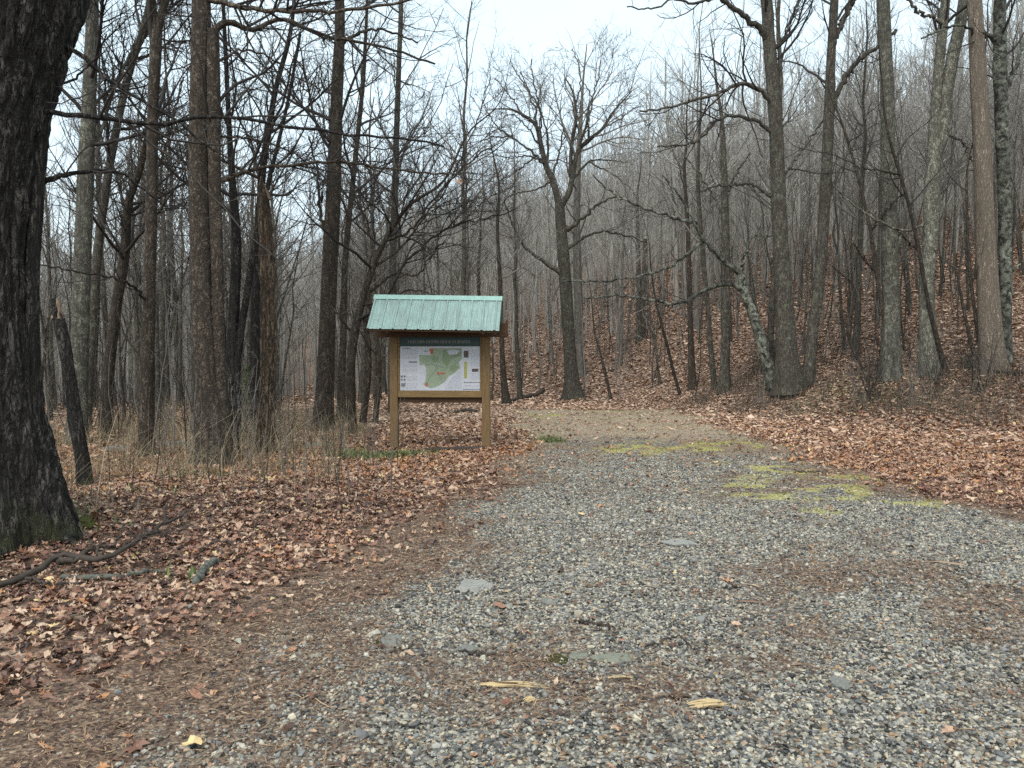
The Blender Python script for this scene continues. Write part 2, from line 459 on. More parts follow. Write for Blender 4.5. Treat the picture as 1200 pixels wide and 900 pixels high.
def needlemask(x, y):
    f = fbm(x, y, .7, 61) * .55 + fbm(x, y, 2.2, 67) * .45
    base = np.interp(y, [0, 3.3, 4.2, 6, 8, 11, 13.5, 16, 18, 22], [.46, .47, .53, .49, .47, .53, .6, .67, .76, .85])
    # nearer to the road edges there is more fallen debris, the middle stays clean
    e = np.minimum(x - np.interp(y, *LY), np.interp(y, *RY) - x)
    base = base + .07 * ss(.9, .0, e)
    clean = .25 * np.exp(-(((x - 2.1) / 1.2) ** 2 + ((y - 12.5) / 2.6) ** 2))
    return ss(-.1, .27, f - (1 - base) + .02 - clean)


def mossat(x, y):
    r = np.zeros_like(x)
    for (hx, hy, rx, ry) in MOSSW:
        q = np.sqrt(((x - hx) / (rx * .7)) ** 2 + ((y - hy) / (ry * 1.4)) ** 2)
        r = np.maximum(r, np.clip(1.15 - q * .75, 0, .85) * np.clip(3.4 * fbm(x, y, 3.2, 77) - 1.2, 0, 1.15))
    return r


MOSSW = [(*hit(px, py)[:2], rx, ry) for px, py, rx, ry in MOSS]
need_a = needlemask(xf, yf)
moss_a = mossat(xf, yf)
GZ = zt(xf, yf) + (fbm(xf, yf, 6, 83) - .5) * .02
GV = np.stack([xf, yf, GZ], 1)
nx_, ny_ = len(gx), len(gy)
ii = (np.arange(ny_ - 1)[:, None] * nx_ + np.arange(nx_ - 1)[None, :]).ravel()
Q = np.stack([ii, ii + 1, ii + 1 + nx_, ii + nx_], 1)
isroad = (road_a[Q].mean(1) > .5)


def part_grid(name, sel):
    q = Q[sel]; u, inv = np.unique(q, return_inverse=True)
    o = mk(name, GV[u], inv.reshape(-1, 4), M['ground'], attrs={'road': ('POINT', road_a[u]), 'leaf': ('POINT', leaf_a[u]), 'needles': ('POINT', need_a[u]), 'moss': ('POINT', moss_a[u])})
    o['kind'] = 'structure'; return o


part_grid('ground', ~isroad)
part_grid('gravel_road', isroad)


# ------------------------------------------------------------------ scatter on the ground
def infrustum(n, y0, y1, m=1.2):
    y = np.sqrt(rng.uniform(y0 * y0, y1 * y1, n)); x = rng.uniform(-1, 1, n) * (.665 * m * y + .3)
    return x, y


def rotmats(n, tilt):
    yaw = rng.uniform(0, 2 * np.pi, n); a = rng.normal(0, tilt, n); b_ = rng.normal(0, tilt, n)
    cz, sz = np.cos(yaw), np.sin(yaw); ca, sa = np.cos(a), np.sin(a); cb, sb = np.cos(b_), np.sin(b_); o = np.zeros(n); i1 = np.ones(n)
    Rz = np.stack([cz, -sz, o, sz, cz, o, o, o, i1], 1).reshape(-1, 3, 3)
    Rx = np.stack([i1, o, o, o, ca, -sa, o, sa, ca], 1).reshape(-1, 3, 3)
    Ry = np.stack([cb, o, sb, o, i1, o, -sb, o, cb], 1).reshape(-1, 3, 3)
    return Rx @ Ry @ Rz


def scatter(protoV, protoF, pos, R, scl):
    """protoV (K,n,3) variants -> verts, faces for every position"""
    K, n, _ = protoV.shape; B = len(pos)
    k = rng.integers(0, K, B)
    V = np.einsum('bij,bnj->bni', R, protoV[k] * scl[:, None, :]) + pos[:, None, :]
    Fq = (protoF[None] + (np.arange(B) * n)[:, None, None]).reshape(-1, protoF.shape[1])
    return V.reshape(-1, 3), Fq


# crushed stones
t_ = (1 + 5 ** .5) / 2
ICO = nrm(np.array([(-1, t_, 0), (1, t_, 0), (-1, -t_, 0), (1, -t_, 0), (0, -1, t_), (0, 1, t_), (0, -1, -t_), (0, 1, -t_), (t_, 0, -1), (t_, 0, 1), (-t_, 0, -1), (-t_, 0, 1)], float))
ICOF = np.array([(0, 11, 5), (0, 5, 1), (0, 1, 7), (0, 7, 10), (0, 10, 11), (1, 5, 9), (5, 11, 4), (11, 10, 2), (10, 7, 6), (7, 1, 8), (3, 9, 4), (3, 4, 2), (3, 2, 6), (3, 6, 8), (3, 8, 9), (4, 9, 5), (2, 4, 11), (6, 2, 10), (8, 6, 7), (9, 8, 1)])
stoneP = np.stack([ICO * rng.uniform(.6, 1.2, (12, 1)) * np.array([1, rng.uniform(.6, .95), rng.uniform(.45, .8)]) for _ in range(40)])
sv, sf, sr = [], [], []; off = 0
for y0, y1, dens, sz in ((2.5, 5, 4700, .0085), (5, 9, 3300, .009), (9, 14, 1400, .0105), (14, 24, 200, .014)):
    area = .665 * 1.2 * (y1 ** 2 - y0 ** 2) + .6 * (y1 - y0)
    x, y = infrustum(int(area * dens), y0, y1)
    keep = rng.uniform(0, 1, len(x)) < np.clip(roadmask(x, y), .05, 1) * (1 - .62 * needlemask(x, y)) * (1 - .9 * leafmask(x, y)) * (1 - .75 * ss(10.5, 16.5, y)) * (1 - .55 * np.clip(mossat(x, y) * 1.6, 0, 1))
    x, y = x[keep], y[keep]; n = len(x)
    s = sz * np.exp(rng.normal(0, .38, n))[:, None] * np.ones(3)
    pos = np.stack([x, y, zt(x, y) + s[:, 0] * rng.uniform(.05, .45, n)], 1)
    V, Fq = scatter(stoneP, ICOF, pos, rotmats(n, .35), s)
    sv.append(V); sf.append(Fq + off); off += len(V); sr.append(np.repeat(np.clip(rng.beta(1.25, 1.3, n), 0, 1), len(ICOF)))
o = mk('gravel', np.concatenate(sv), np.concatenate(sf), M['stone'], smooth=False, attrs={'rnd': ('FACE', np.concatenate(sr))})
stuff(o, 'loose crushed grey gravel covering the road', 'gravel')


# fallen leaves
def leaf_lobed(seed):
    r_ = np.random.default_rng(seed); n = 14
    a = np.linspace(0, 2 * np.pi, n, endpoint=False)
    rad = np.where(np.arange(n) % 2 == 0, 1.0, r_.uniform(.5, .72) if seed % 5 < 2 else r_.uniform(.8, .97)) * (1 + r_.normal(0, .1, n))
    el = r_.uniform(.6, .85) if seed % 5 < 2 else r_.uniform(.35, .65)
    x = np.cos(a) * rad; y = np.sin(a) * rad * el
    cur = r_.uniform(-.5, .8); cur2 = r_.uniform(-.2, 1.6)
    z = cur * x * x + cur2 * y * y + r_.normal(0, .1, n)
    return np.vstack([[0, 0, r_.normal(0, .05)], np.stack([x, y, z], 1)])


LFN = 14
leafP = np.stack([leaf_lobed(k) for k in range(40)])
leafF = np.array([(0, 1 + k, 1 + (k + 1) % LFN) for k in range(LFN)])


def leaf_simple(seed):
    r_ = np.random.default_rng(seed + 900); w = r_.uniform(.45, .7); c1 = r_.uniform(-.3, .6); c2 = r_.uniform(0, .6)
    p = np.array([(-1, 0, c1), (-.1, -w, c2), (1, 0, c1 + r_.uniform(-.3, .3)), (.1, w, c2), ], float)
    return p


leafS = np.stack([leaf_simple(k) for k in range(30)]); leafSF = np.array([(0, 1, 2), (0, 2, 3)])


def litter(bands, far):
    vs, fs, rs = [], [], []; off = 0
    for y0, y1, dens, sz, pr, prF in bands:
        area = .665 * 1.2 * (y1 ** 2 - y0 ** 2) + .6 * (y1 - y0)
        x, y = infrustum(int(area * dens), y0, y1)
        lm = leafmask(x, y)
        dn = .55 + .9 * fbm(x, y, .9, 88)
        keep = rng.uniform(0, 1, len(x)) < np.clip(lm * dn + .34 * (1 - lm) * (1 - .93 * roadmask(x, y)) + .02 + (.16 * ss(8, 12, y) + .34 * ss(13, 22, y)) * (.3 + fbm(x, y, 1.3, 55)) * (1 - lm), 0, 1)
        x, y = x[keep], y[keep]; n = len(x)
        s = sz * np.exp(rng.normal(0, .3, n))[:, None] * np.ones(3)
        s = s * np.where(rng.uniform(0, 1, n) < leafmask(x, y) + .12, rng.uniform(.7, 1.1, n), rng.uniform(.2, .5, n))[:, None]
        pos = np.stack([x, y, zt(x, y) + rng.uniform(.004, .035, n)], 1)
        V, Fq = scatter(pr, prF, pos, rotmats(n, .24), s)
        vs.append(V); fs.append(Fq + off); off += len(V)
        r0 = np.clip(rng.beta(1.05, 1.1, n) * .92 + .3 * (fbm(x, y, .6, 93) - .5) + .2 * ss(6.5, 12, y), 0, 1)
        r0 = np.where(rng.uniform(0, 1, n) < .012, 1.0, np.minimum(r0, .93))
        rs.append(np.repeat(r0, len(prF)))
    return np.concatenate(vs), np.concatenate(fs), np.concatenate(rs)


V, Fq, r0 = litter([(2.5, 6, 680, .031, leafP, leafF), (6, 10, 580, .034, leafP, leafF), (10, 15, 340, .042, leafP, leafF), (15, 21, 170, .046, leafP, leafF)], 0)
o = mk('leaf_litter', V, Fq, M['leaf'], smooth=False, attrs={'rnd': ('FACE', r0)})
stuff(o, 'brown oak and maple leaves lying thick beside the gravel road', 'leaf litter')
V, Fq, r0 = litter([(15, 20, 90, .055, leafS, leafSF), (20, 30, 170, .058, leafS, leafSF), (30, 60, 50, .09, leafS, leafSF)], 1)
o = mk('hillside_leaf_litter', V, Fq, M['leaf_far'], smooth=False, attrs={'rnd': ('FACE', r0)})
stuff(o, 'pale brown leaf carpet covering the far verge and hillside', 'leaf litter')

# needles and bark crumbs
ndP = np.stack([np.array([(-1, -.05, 0), (0, -.06, .05), (1, -.02, 0), (1, .02, 0), (0, .05, .07), (-1, .05, 0)]) * np.array([1, rng.uniform(.6, 1.8), 1]) + np.array([[0, 0, 0], [0, k_ * .2, 0], [0, 0, 0], [0, 0, 0], [0, k_ * .2, 0], [0, 0, 0]]) for k_ in rng.normal(0, 1, 12)])
ndF = np.array([(0, 1, 4, 5), (1, 2, 3, 4)])
vs, fs, rs = [], [], []; off = 0
for y0, y1, dens, sz in ((2.5, 5, 3800, .015), (5, 9, 1700, .022), (9, 16, 400, .035)):
    area = .665 * 1.2 * (y1 ** 2 - y0 ** 2) + .6 * (y1 - y0)
    x, y = infrustum(int(area * dens), y0, y1)
    lm = leafmask(x, y); rm = roadmask(x, y)
    keep = rng.uniform(0, 1, len(x)) < np.clip(.05 + .95 * np.maximum(needlemask(x, y), (1 - rm)) * (1 - .75 * lm), 0, 1)
    x, y = x[keep], y[keep]; n = len(x)
    s = sz * np.exp(rng.normal(0, .5, n))[:, None] * np.ones(3)
    V, Fq = scatter(ndP, ndF, np.stack([x, y, zt(x, y) + rng.uniform(.006, .022, n)], 1), rotmats(n, .15), s)
    vs.append(V); fs.append(Fq + off); off += len(V); rs.append(np.repeat(rng.beta(1.6, 2.2, n), 2))
o = mk('needle_litter', np.concatenate(vs), np.concatenate(fs), M['needle'], smooth=False, attrs={'rnd': ('FACE', np.concatenate(rs))})
stuff(o, 'brown pine needles and bark crumbs strewn over the road edge', 'needle litter')


# upright blades
def blades(name, x, y, h, w, mat, label, cat, lean=.25, beta=(1.5, 1.5)):
    n = len(x); a = rng.uniform(0, 2 * np.pi, n); l = np.abs(rng.normal(0, lean, n)); d = np.stack([np.cos(a) * l, np.sin(a) * l, np.ones(n)], 1)
    b0 = np.stack([x, y, zt(x, y) - .01], 1); a2 = rng.uniform(0, 2 * np.pi, n); side = np.stack([np.cos(a2), np.sin(a2), np.zeros(n)], 1) * w[:, None]
    m1 = b0 + d * (h * .55)[:, None]; t1 = b0 + d * np.array([2.0, 2.0, .9]) * (h)[:, None] * np.array([.75, .75, 1.1])
    V = np.stack([b0 - side, b0 + side, m1 + side * .7, m1 - side * .7, t1 + side * .3, t1 - side * .3], 1).reshape(-1, 3)
    k = np.arange(n)[:, None] * 6
    Fq = np.concatenate([k + np.array([[0, 1, 2, 3]]), k + np.array([[3, 2, 4, 5]])])
    r0 = rng.beta(*beta, n)
    o = mk(name, V, Fq, mat, smooth=False, attrs={'rnd': ('FACE', np.concatenate([r0, r0]))})
    return stuff(o, label, cat)


x = rng.uniform(-11, .2, 90000); y = rng.uniform(6.3, 24, 90000)
pxp = 600 + F * x / y
msk = fbm(x, y, .8, 101) * ss(500, 380, pxp) * ss(7.6, 10, y) * ss(-.6, -2.2, x - np.interp(y, *DY) + 0)
oakp = np.exp(-((x + 4.3) ** 2 / .9 + (y - 6.9) ** 2 / .35)); msk = np.maximum(msk, oakp * .9)
keep = (msk > .36) & (rng.uniform(0, 1, len(x)) < .5 * ss(.34, .62, fbm(x, y, 1.7, 303)))
x, y = x[keep], y[keep]; n = len(x)
blades('dry_grass', x, y, rng.uniform(.08, .5, n) * np.where(rng.uniform(0, 1, n) < .16, 2.0, 1), rng.uniform(.0018, .0045, n), M['drygrass'], 'tall dry tan grass standing among the left-hand trunks', 'dry grass', .6)


def patch(cx, cy, rx, ry, n):
    a = rng.uniform(0, 2 * np.pi, n); r = np.sqrt(rng.uniform(0, 1, n)) * (.6 + .8 * rng.uniform(0, 1, n)); return cx + np.cos(a) * r * rx, cy + np.sin(a) * r * ry


xs, ys = [], []
for px, py, rx, ry, n in ((440, 537, .8, .35, 1000), (485, 534, .4, .25, 260), (412, 532, .2, .5, 200), (645, 517, .3, .3, 260), (1000, 468, 1.6, .8, 330), (1060, 460, 1.3, .8, 330), (960, 465, 1.0, .6, 220), (1120, 468, 1.4, .8, 220), (110, 610, .3, .3, 30), (215, 678, .15, .12, 14), (905, 445, .5, .4, 200), (250, 560, .7, .4, 70), (185, 580, .7, .4, 50), (1020, 445, 2.0, 1.0, 260)):
    h_ = hit(px, py); a, b_ = patch(h_[0], h_[1], rx, ry, n); xs.append(a); ys.append(b_)
x = np.concatenate(xs); y = np.concatenate(ys); n = len(x)
blades('green_weeds', x, y, rng.uniform(.03, .13, n), rng.uniform(.005, .016, n), M['green'], 'low green weeds and grass tufts by the kiosk and on the right bank', 'weeds', .6)


x = rng.uniform(6, 17, 30000); y = rng.uniform(15, 27, 30000); u_ = .8 * x + .6 * y - 20.4
keep = (u_ > -1.3) & (u_ < 2.2) & (fbm(x, y, .9, 131) > .47); x, y = x[keep], y[keep]; n = len(x)
blades('bank_brush', x, y, rng.uniform(.1, .65, n) * (.5 + fbm(x, y, .6, 137)), rng.uniform(.002, .006, n), M['brush'], 'tangled dead brown brush covering the right-hand bank', 'brush', .45)

# ------------------------------------------------------------------ trees
def trunk_mesh(acc, pts, rad, sides, flare=0.0, seed=0, rough=.05, ridge=0.0):
    """a trunk along pts with bumpy girth and, if flare, roots at its foot"""
    n = len(pts)
    T = nrm(np.gradient(pts, axis=0)); ref = np.array([1., .1, 0.])
    U = nrm(ref - (T @ ref)[:, None] * T); Wv = np.cross(T, U)
    a = np.arange(sides) * 2 * np.pi / sides
    L = np.concatenate([[0], np.cumsum(np.linalg.norm(np.diff(pts, axis=0), axis=1))])
    r_ = np.random.default_rng(seed)
    ph = r_.uniform(0, 6.28, 4)
    A, LL = np.meshgrid(a, L)
    rr = rad[:, None] * (1 + rough * (np.sin(3 * A + LL * .9 + ph[0]) * .5 + np.sin(5 * A - LL * 1.7 + ph[1]) * .35) + rough * 1.2 * (vn(A * 2.2, LL * 2.2 / max(rad[0], .05) * .2, 1.0, seed) - .5) + rough * (rng.uniform(0, 1, A.shape) - .5) * .8)
    if ridge:
        wv_ = (fbm(A * 1.0, LL * .8, 1.0, seed + 3) - .5) * 1.6
        rd = np.abs(fbm((A + wv_ * .25) * rad[0] * 13, LL * 2.2, 1.0, seed + 7, 4) - .5) * 2
        rr = rr * (1 + ridge * (np.clip(rd * 3.0, 0, 1) - .6) + ridge * .5 * (fbm(A * 9, LL * 14, 1.0, seed + 9, 3) - .5))
    if flare:
        fz = np.exp(-LL / (rad[0] * 1.7))
        rr = rr * (1 + flare * fz * (.75 + .6 * np.cos(4 * A + ph[2]) + .35 * np.cos(7 * A + ph[3])))
    V = pts[:, None, :] + rr[..., None] * (np.cos(a)[None, :, None] * U[:, None, :] + np.sin(a)[None, :, None] * Wv[:, None, :])
    i = np.arange(n - 1)[:, None] * sides; k = np.arange(sides)[None, :]; k2 = (k + 1) % sides
    q = np.stack([i + k, i + k2, i + sides + k2, i + sides + k], -1).reshape(-1, 4)
    acc.add(V.reshape(-1, 3), q)


def top_cap(acc, pts, rad, sides, spikes):
    pass


def hero(name, label, path, base=None, Y=None, limbs=(), stems=(), mat='bark_mid', twig='twig_dark', H=16, dens=1.55, t0=None, group=None,
         flare=.35, sides=14, auto=12, autoang=55, cat='bare tree', snag=False, rmin=.0035, autolen=3.2, depthlean=0.0, tw=3, wsc=1.0, lsc=1.0, rows=46, ridge=0.0):
    """a tree whose trunk follows photo pixels (px, py, width) from foot to top at its own distance"""
    b_ = hit(*base) if Y is None else np.array([P(base[0], base[1], Y)[0], Y, 0.0])
    Y0 = b_[1]; bz = float(zt(b_[0], b_[1])); org = np.array([b_[0], Y0, bz])
    root = empty(name, org, label, cat, group)
    sd = abs(hash(label)) % 9999 if False else sum(ord(ch) * (k + 1) for k, ch in enumerate(label)) % 9973
    r_ = np.random.default_rng(sd)
    pts = []; zt_px = [p[1] for p in path]
    for k, (px, py, w) in enumerate(path):
        yy = Y0 + depthlean * k / max(1, len(path) - 1)
        p = P(px, py, yy); pts.append([*p, wsc * w / 2 / F * yy])
    pts = np.array(pts); pts[0, 2] = min(pts[0, 2], bz) - .12
    if not snag: H = max(H, pts[-1, 2] - bz + 3.0)
    if not snag and pts[-1, 2] < bz + H:
        d = pts[-1, :3] - pts[-2, :3]; d = d / np.linalg.norm(d); d = nrm(d * .6 + np.array([0, 0, .5]))
        rem = H - (pts[-1, 2] - bz); rt = pts[-1, 3]
        for f in (.35, .7, 1.0):
            q = pts[-1, :3].copy() if f == .35 else pts[-1, :3]
            pts = np.vstack([pts, [*(q + d * rem * .34 + r_.normal(0, .12, 3)), rt * (1 - .85 * f)]])
    ctr = resample(pts, rows); tp, tr = ctr[:, :3] - org, np.maximum(ctr[:, 3], .006)
    acc = Acc(); trunk_mesh(acc, tp, tr, sides, flare, sd, .05, ridge)
    kidsP, kidsR, stP, stR = [], [], [], []
    for st in stems:
        if st and isinstance(st[0], (list, tuple)) and len(st[0]) == 3:
            sp_ = np.array([[*P(px, py, Y0), wsc * w / 2 / F * Y0] for px, py, w in st]); c_ = resample(sp_, 24)
            if st[-1][1] < 5:   # goes on above the picture
                d = nrm(c_[-1, :3] - c_[-4, :3]); ext = np.array([[*(c_[-1, :3] + d * k * 1.2 + r_.normal(0, .12, 3)), c_[-1, 3] * (1 - .28 * k)] for k in (1, 2, 3)])
                c_ = resample(np.vstack([c_[::4], ext]), 26)
            trunk_mesh(acc, c_[:, :3] - org, np.maximum(c_[:, 3], .006), max(8, sides - 4), 0, sd + 5)
            q = resample(c_, 12); stP.append(q[:, :3] - org); stR.append(q[:, 3])
    acc.build('trunk', M[mat], root)
    for lb in limbs:
        pp, w0, w1, dy = lb
        n_ = len(pp)
        lp = np.array([[*P(px, py, Y0 + dy * k / (n_ - 1)), lsc * (w0 + (w1 - w0) * (k / (n_ - 1)) ** .7) / 2 / F * Y0] for k, (px, py) in enumerate(pp)])
        j = np.argmin(np.linalg.norm(tp + org - lp[0, :3], axis=1))
        if np.linalg.norm(tp[j] + org - lp[0, :3]) < .6: lp[0, :3] = tp[j] + org
        c_ = resample(lp, 30); c_[3:-1, :3] += r_.normal(0, .012 * Y0 / 12, (26, 3))
        la = Acc(); la.tubes((c_[None, :, :3] - org), np.maximum(c_[None, :, 3], rmin), 7, .05)
        la.build('limb', M[mat], root)
        q = resample(c_, 12); kidsP.append(q[:, :3] - org); kidsR.append(q[:, 3])
    cr = Acc()
    if not snag:
        if t0 is None: t0 = .35
        # limbs that sprout by themselves from the upper trunk
        if auto:
            c12 = resample(np.hstack([tp, tr[:, None]]), 12)
            per = auto / (np.linalg.norm(np.diff(c12[:, :3], axis=0), axis=1).sum() * (1 - t0))
            k_ = kids(c12[None, :, :3], c12[None, :, 3], per, t0, .98, autoang, .3, .55, .9, autolen, rmin * 1.5)
            if k_ is not None:
                P1, R1 = grow(*k_, 10, .13, .07, .2); cr.tubes(P1, R1, 5)
                twigs(cr, P1, R1, dens, rmin, tw)
        if kidsP:
            twigs(cr, np.array(kidsP), np.array(kidsR), dens, rmin, tw, t0=.12)
        if stP: twigs(cr, np.array(stP), np.array(stR) * .75, dens * .3, rmin, tw, t0=.45, limit=2.4)
        if cr.n: cr.build('crown', M[twig], root)
    return root, tp + org, tr


# --- left side
big, bt, br_ = hero('oak_tree', 'massive dark furrowed oak trunk with swelling foot beside the fallen branch',
    [(26, 645, 108), (14, 560, 90), (2, 450, 76), (-4, 330, 74), (-2, 230, 84), (10, 120, 92), (28, 20, 106), (40, -60, 110)], (40, 628), sides=150, rows=330, ridge=.1, mat='bark_oak', H=13, flare=.38, auto=10, t0=.55, dens=.8,
    stems=[[(38, 520, 28), (37, 420, 18), (38, 320, 15), (42, 230, 17), (40, 150, 20), (34, 90, 26)]],
    limbs=[([(42, 228), (56, 212), (80, 203), (120, 200), (145, 205), (168, 222), (190, 240)], 9, 2, .6),
           ([(44, 131), (90, 136), (140, 142), (185, 145), (250, 137), (330, 147), (400, 157), (470, 163), (520, 172)], 7, 2.2, -.4),
           ([(70, 40), (92, 62), (120, 88), (165, 118), (208, 143), (235, 165), (275, 190)], 7, 2, .3),
           ([(52, 100), (75, 98), (98, 82), (115, 66), (125, 40)], 4, 1.5, .5)], cat='oak tree')

hero('bare_tree', 'straight grey-green trunk right behind the massive dark oak, left of the snapped stump', [(90, 525, 23), (93, 400, 20), (99, 250, 18), (105, 100, 15), (108, 0, 13)], (88, 522), mat='bark_green', H=17, auto=21,
     limbs=[([(103, 180), (120, 150), (132, 110), (150, 70), (172, 15)], 6, 3, .8)])
hero('bare_tree', 'thin grey tree leaning right behind the straight grey-green trunk', [(100, 510, 12), (106, 400, 11), (116, 280, 10), (131, 180, 9), (150, 90, 8), (174, 10, 7)], (100, 508), Y=19, mat='bark_mid', H=15, auto=10)
hero('bare_tree', 'dark leaning tree with kinked trunk between the grey-green trunk and the forked brown tree', [(122, 520, 15), (127, 440, 13), (136, 360, 12), (146, 300, 11), (150, 240, 9), (166, 190, 7)], (122, 515), Y=18, mat='bark_brown', H=12, auto=18,
     limbs=[([(145, 300), (150, 260), (142, 230), (140, 200)], 4, 2, .3)])
hero('bare_tree', 'slim brown tree forking near the top, left of the twin-stemmed tree', [(172, 538, 18), (173, 420, 15), (176, 300, 13), (178, 220, 13), (179, 130, 12), (183, 40, 13), (178, 0, 8)], (172, 535), mat='bark_brown', H=15, auto=18,
     stems=[[(183, 45, 9), (190, 15, 9), (198, -20, 8)], [(166, 530, 8), (167, 430, 8), (172, 340, 6)]],
     limbs=[([(172, 345), (155, 335), (130, 325), (90, 318), (45, 310)], 4, 1.5, -1.5), ([(178, 215), (192, 180), (205, 130), (215, 90)], 4, 2, .5)])
hero('bare_tree', 'twin-stemmed brown tree with pale knobbly foot and long limbs reaching right', [(252, 552, 40), (247, 480, 30), (241, 400, 27), (236, 300, 24), (233, 200, 22), (234, 100, 21), (236, 0, 20)], (250, 545), mat='bark_tan', H=16, auto=18, sides=64, rows=140, ridge=.07, t0=.5, flare=.5,
     stems=[[(262, 545, 26), (257, 440, 16), (255, 330, 14), (252, 220, 14), (251, 130, 15), (249, 60, 15), (250, 35, 12)]],
     limbs=[([(249, 50), (255, 32), (268, 27), (285, 33), (305, 32), (332, 22), (362, 36), (400, 46), (450, 55), (510, 75)], 10, 2.5, .8),
            ([(236, -2), (270, 5), (315, 12), (360, 13), (410, 12), (450, 6), (500, -4)], 7, 2.5, -.6),
            ([(254, 220), (268, 208), (300, 198), (345, 193), (400, 190), (450, 197), (500, 203), (540, 204)], 6, 1.8, .3),
            ([(255, 85), (262, 68), (285, 58), (315, 66), (340, 85), (375, 105)], 4, 1.5, .9),
            ([(254, 170), (275, 160), (310, 168), (345, 180), (372, 205)], 4, 1.5, 1.4)])
hero('dead_snag', 'barkless reddish snag with broken top standing right of the twin-stemmed tree', [(311, 538, 22), (313, 460, 17), (314, 380, 16), (313, 300, 16), (309, 240, 13), (307, 222, 8), (306, 207, 2)], (310, 532), mat='rotten', snag=True, cat='dead snag', sides=56, rows=150, ridge=.3)
hero('broken_stump', 'snapped charcoal-dark leaning stump with pale splintered top behind the massive oak', [(102, 575, 19), (97, 540, 15), (88, 490, 15), (82, 440, 13), (75, 400, 14), (68, 372, 12), (62, 350, 4)], (100, 572), mat='bark_dark', snag=True, cat='stump', sides=40, rows=90, ridge=.14)
hero('bare_tree', 'tall straight dark brown tree left of the kiosk, nearest to its roof', [(379, 508, 23), (382, 420, 20), (386, 320, 18), (391, 220, 17), (395, 110, 14), (398, 0, 11)], (380, 505), mat='bark_brown', H=19, auto=21,
     limbs=[([(384, 275), (375, 250), (372, 205), (362, 160)], 5, 2, .5), ([(396, 60), (420, 40), (450, 35), (490, 50)], 5, 2, .5)])
hero('bare_tree', 'dark many-stemmed tree just right of the twin-stemmed tree', [(268, 525, 13), (270, 440, 12), (275, 350, 12), (277, 280, 11), (272, 210, 8), (268, 140, 6)], (268, 520), Y=16, mat='bark_dark', H=13, auto=21,
     stems=[[(278, 520, 10), (279, 420, 9), (290, 340, 8), (300, 280, 7), (318, 200, 5), (335, 130, 4), (352, 40, 3)], [(262, 520, 9), (262, 420, 8), (256, 330, 7), (250, 240, 6)]])
hero('bare_tree', 'slender black-barked tree directly behind the reddish snag', [(301, 505, 13), (299, 400, 12), (302, 300, 11), (308, 200, 8), (322, 110, 6), (340, 40, 5)], (300, 500), Y=19, mat='bark_dark', H=14, auto=21)
hero('bare_tree', 'low spreading crab-apple-like tree with black arching branches beside the kiosk', [(413, 498, 16), (411, 450, 14), (414, 400, 14), (424, 355, 12), (438, 310, 10), (455, 275, 8), (480, 240, 6), (520, 212, 4)], (413, 492), Y=17.5, wsc=.72, lsc=.7, mat='bark_brown', H=5.2, auto=21, t0=.25, autoang=60, dens=1.25,
     stems=[[(425, 495, 12), (432, 430, 10), (428, 370, 9)], [(440, 495, 10), (444, 430, 9), (438, 380, 8), (430, 340, 7)]],
     limbs=[([(416, 395), (400, 375), (388, 350), (392, 320), (380, 290)], 6, 2, -.5), ([(428, 345), (450, 330), (475, 310), (505, 280), (540, 262), (575, 255), (605, 245)], 6, 2, .6),
            ([(440, 305), (430, 270), (418, 230), (400, 200)], 5, 2, .8), ([(450, 285), (480, 270), (515, 225), (550, 190), (580, 170)], 5, 2, -.8), ([(470, 320), (490, 322), (505, 300), (520, 285), (555, 290)], 4, 1.6, -1.), ([(425, 355), (455, 352), (480, 340), (510, 345)], 4, 1.6, -1.2),
            ([(434, 318), (470, 290), (500, 250), (525, 215), (560, 140), (575, 90)], 5, 1.6, 1.)], cat='small tree')
hero('bare_tree', 'slim pale-grey pole rising behind the left end of the kiosk roof', [(459, 480, 9), (460, 380, 9), (461, 280, 8), (464, 180, 7), (467, 90, 6), (470, 0, 5)], (459, 478), Y=24, mat='bark_mid', H=17, auto=20, twig='twig_mid')
hero('bare_tree', 'thin dark tree standing just right of the kiosk beside the fallen log', [(594, 474, 11), (590, 440, 7), (588, 400, 6), (586, 330, 5), (583, 270, 4), (585, 220, 3)], (594, 474), mat='bark_brown', H=9, auto=18, twig='twig_mid')
hero('bare_tree', 'slender dark tree seen between the kiosk posts and the straight brown tree', [(398, 492, 9), (402, 400, 8), (405, 300, 7), (415, 200, 6), (425, 100, 5)], (398, 490), Y=22, mat='bark_brown', H=15, auto=21)

# --- the oak at the end of the road
hero('oak_tree', 'broad-crowned bare oak with hollow foot standing alone at the road end', [(673, 470, 27), (670, 440, 18), (667, 400, 17), (663, 340, 17), (660, 295, 16), (657, 260, 14), (656, 238, 13)], (673, 468), mat='bark_mid', wsc=.85, twig='twig_mid', snag=True, sides=18, flare=.5, cat='oak tree',
     stems=[[(656, 242, 10), (648, 212, 9), (640, 195, 8), (634, 170, 6.5), (628, 147, 5), (613, 135, 4), (597, 128, 2.5), (573, 128, 1.5)],
            [(657, 242, 9), (667, 225, 8), (672, 200, 6.5), (676, 180, 5.5), (688, 165, 5), (705, 152, 4), (718, 132, 3), (740, 107, 1.5)],
            [(668, 205, 6), (670, 170, 5), (675, 140, 4), (672, 110, 3), (663, 92, 1.5)]], H=12)
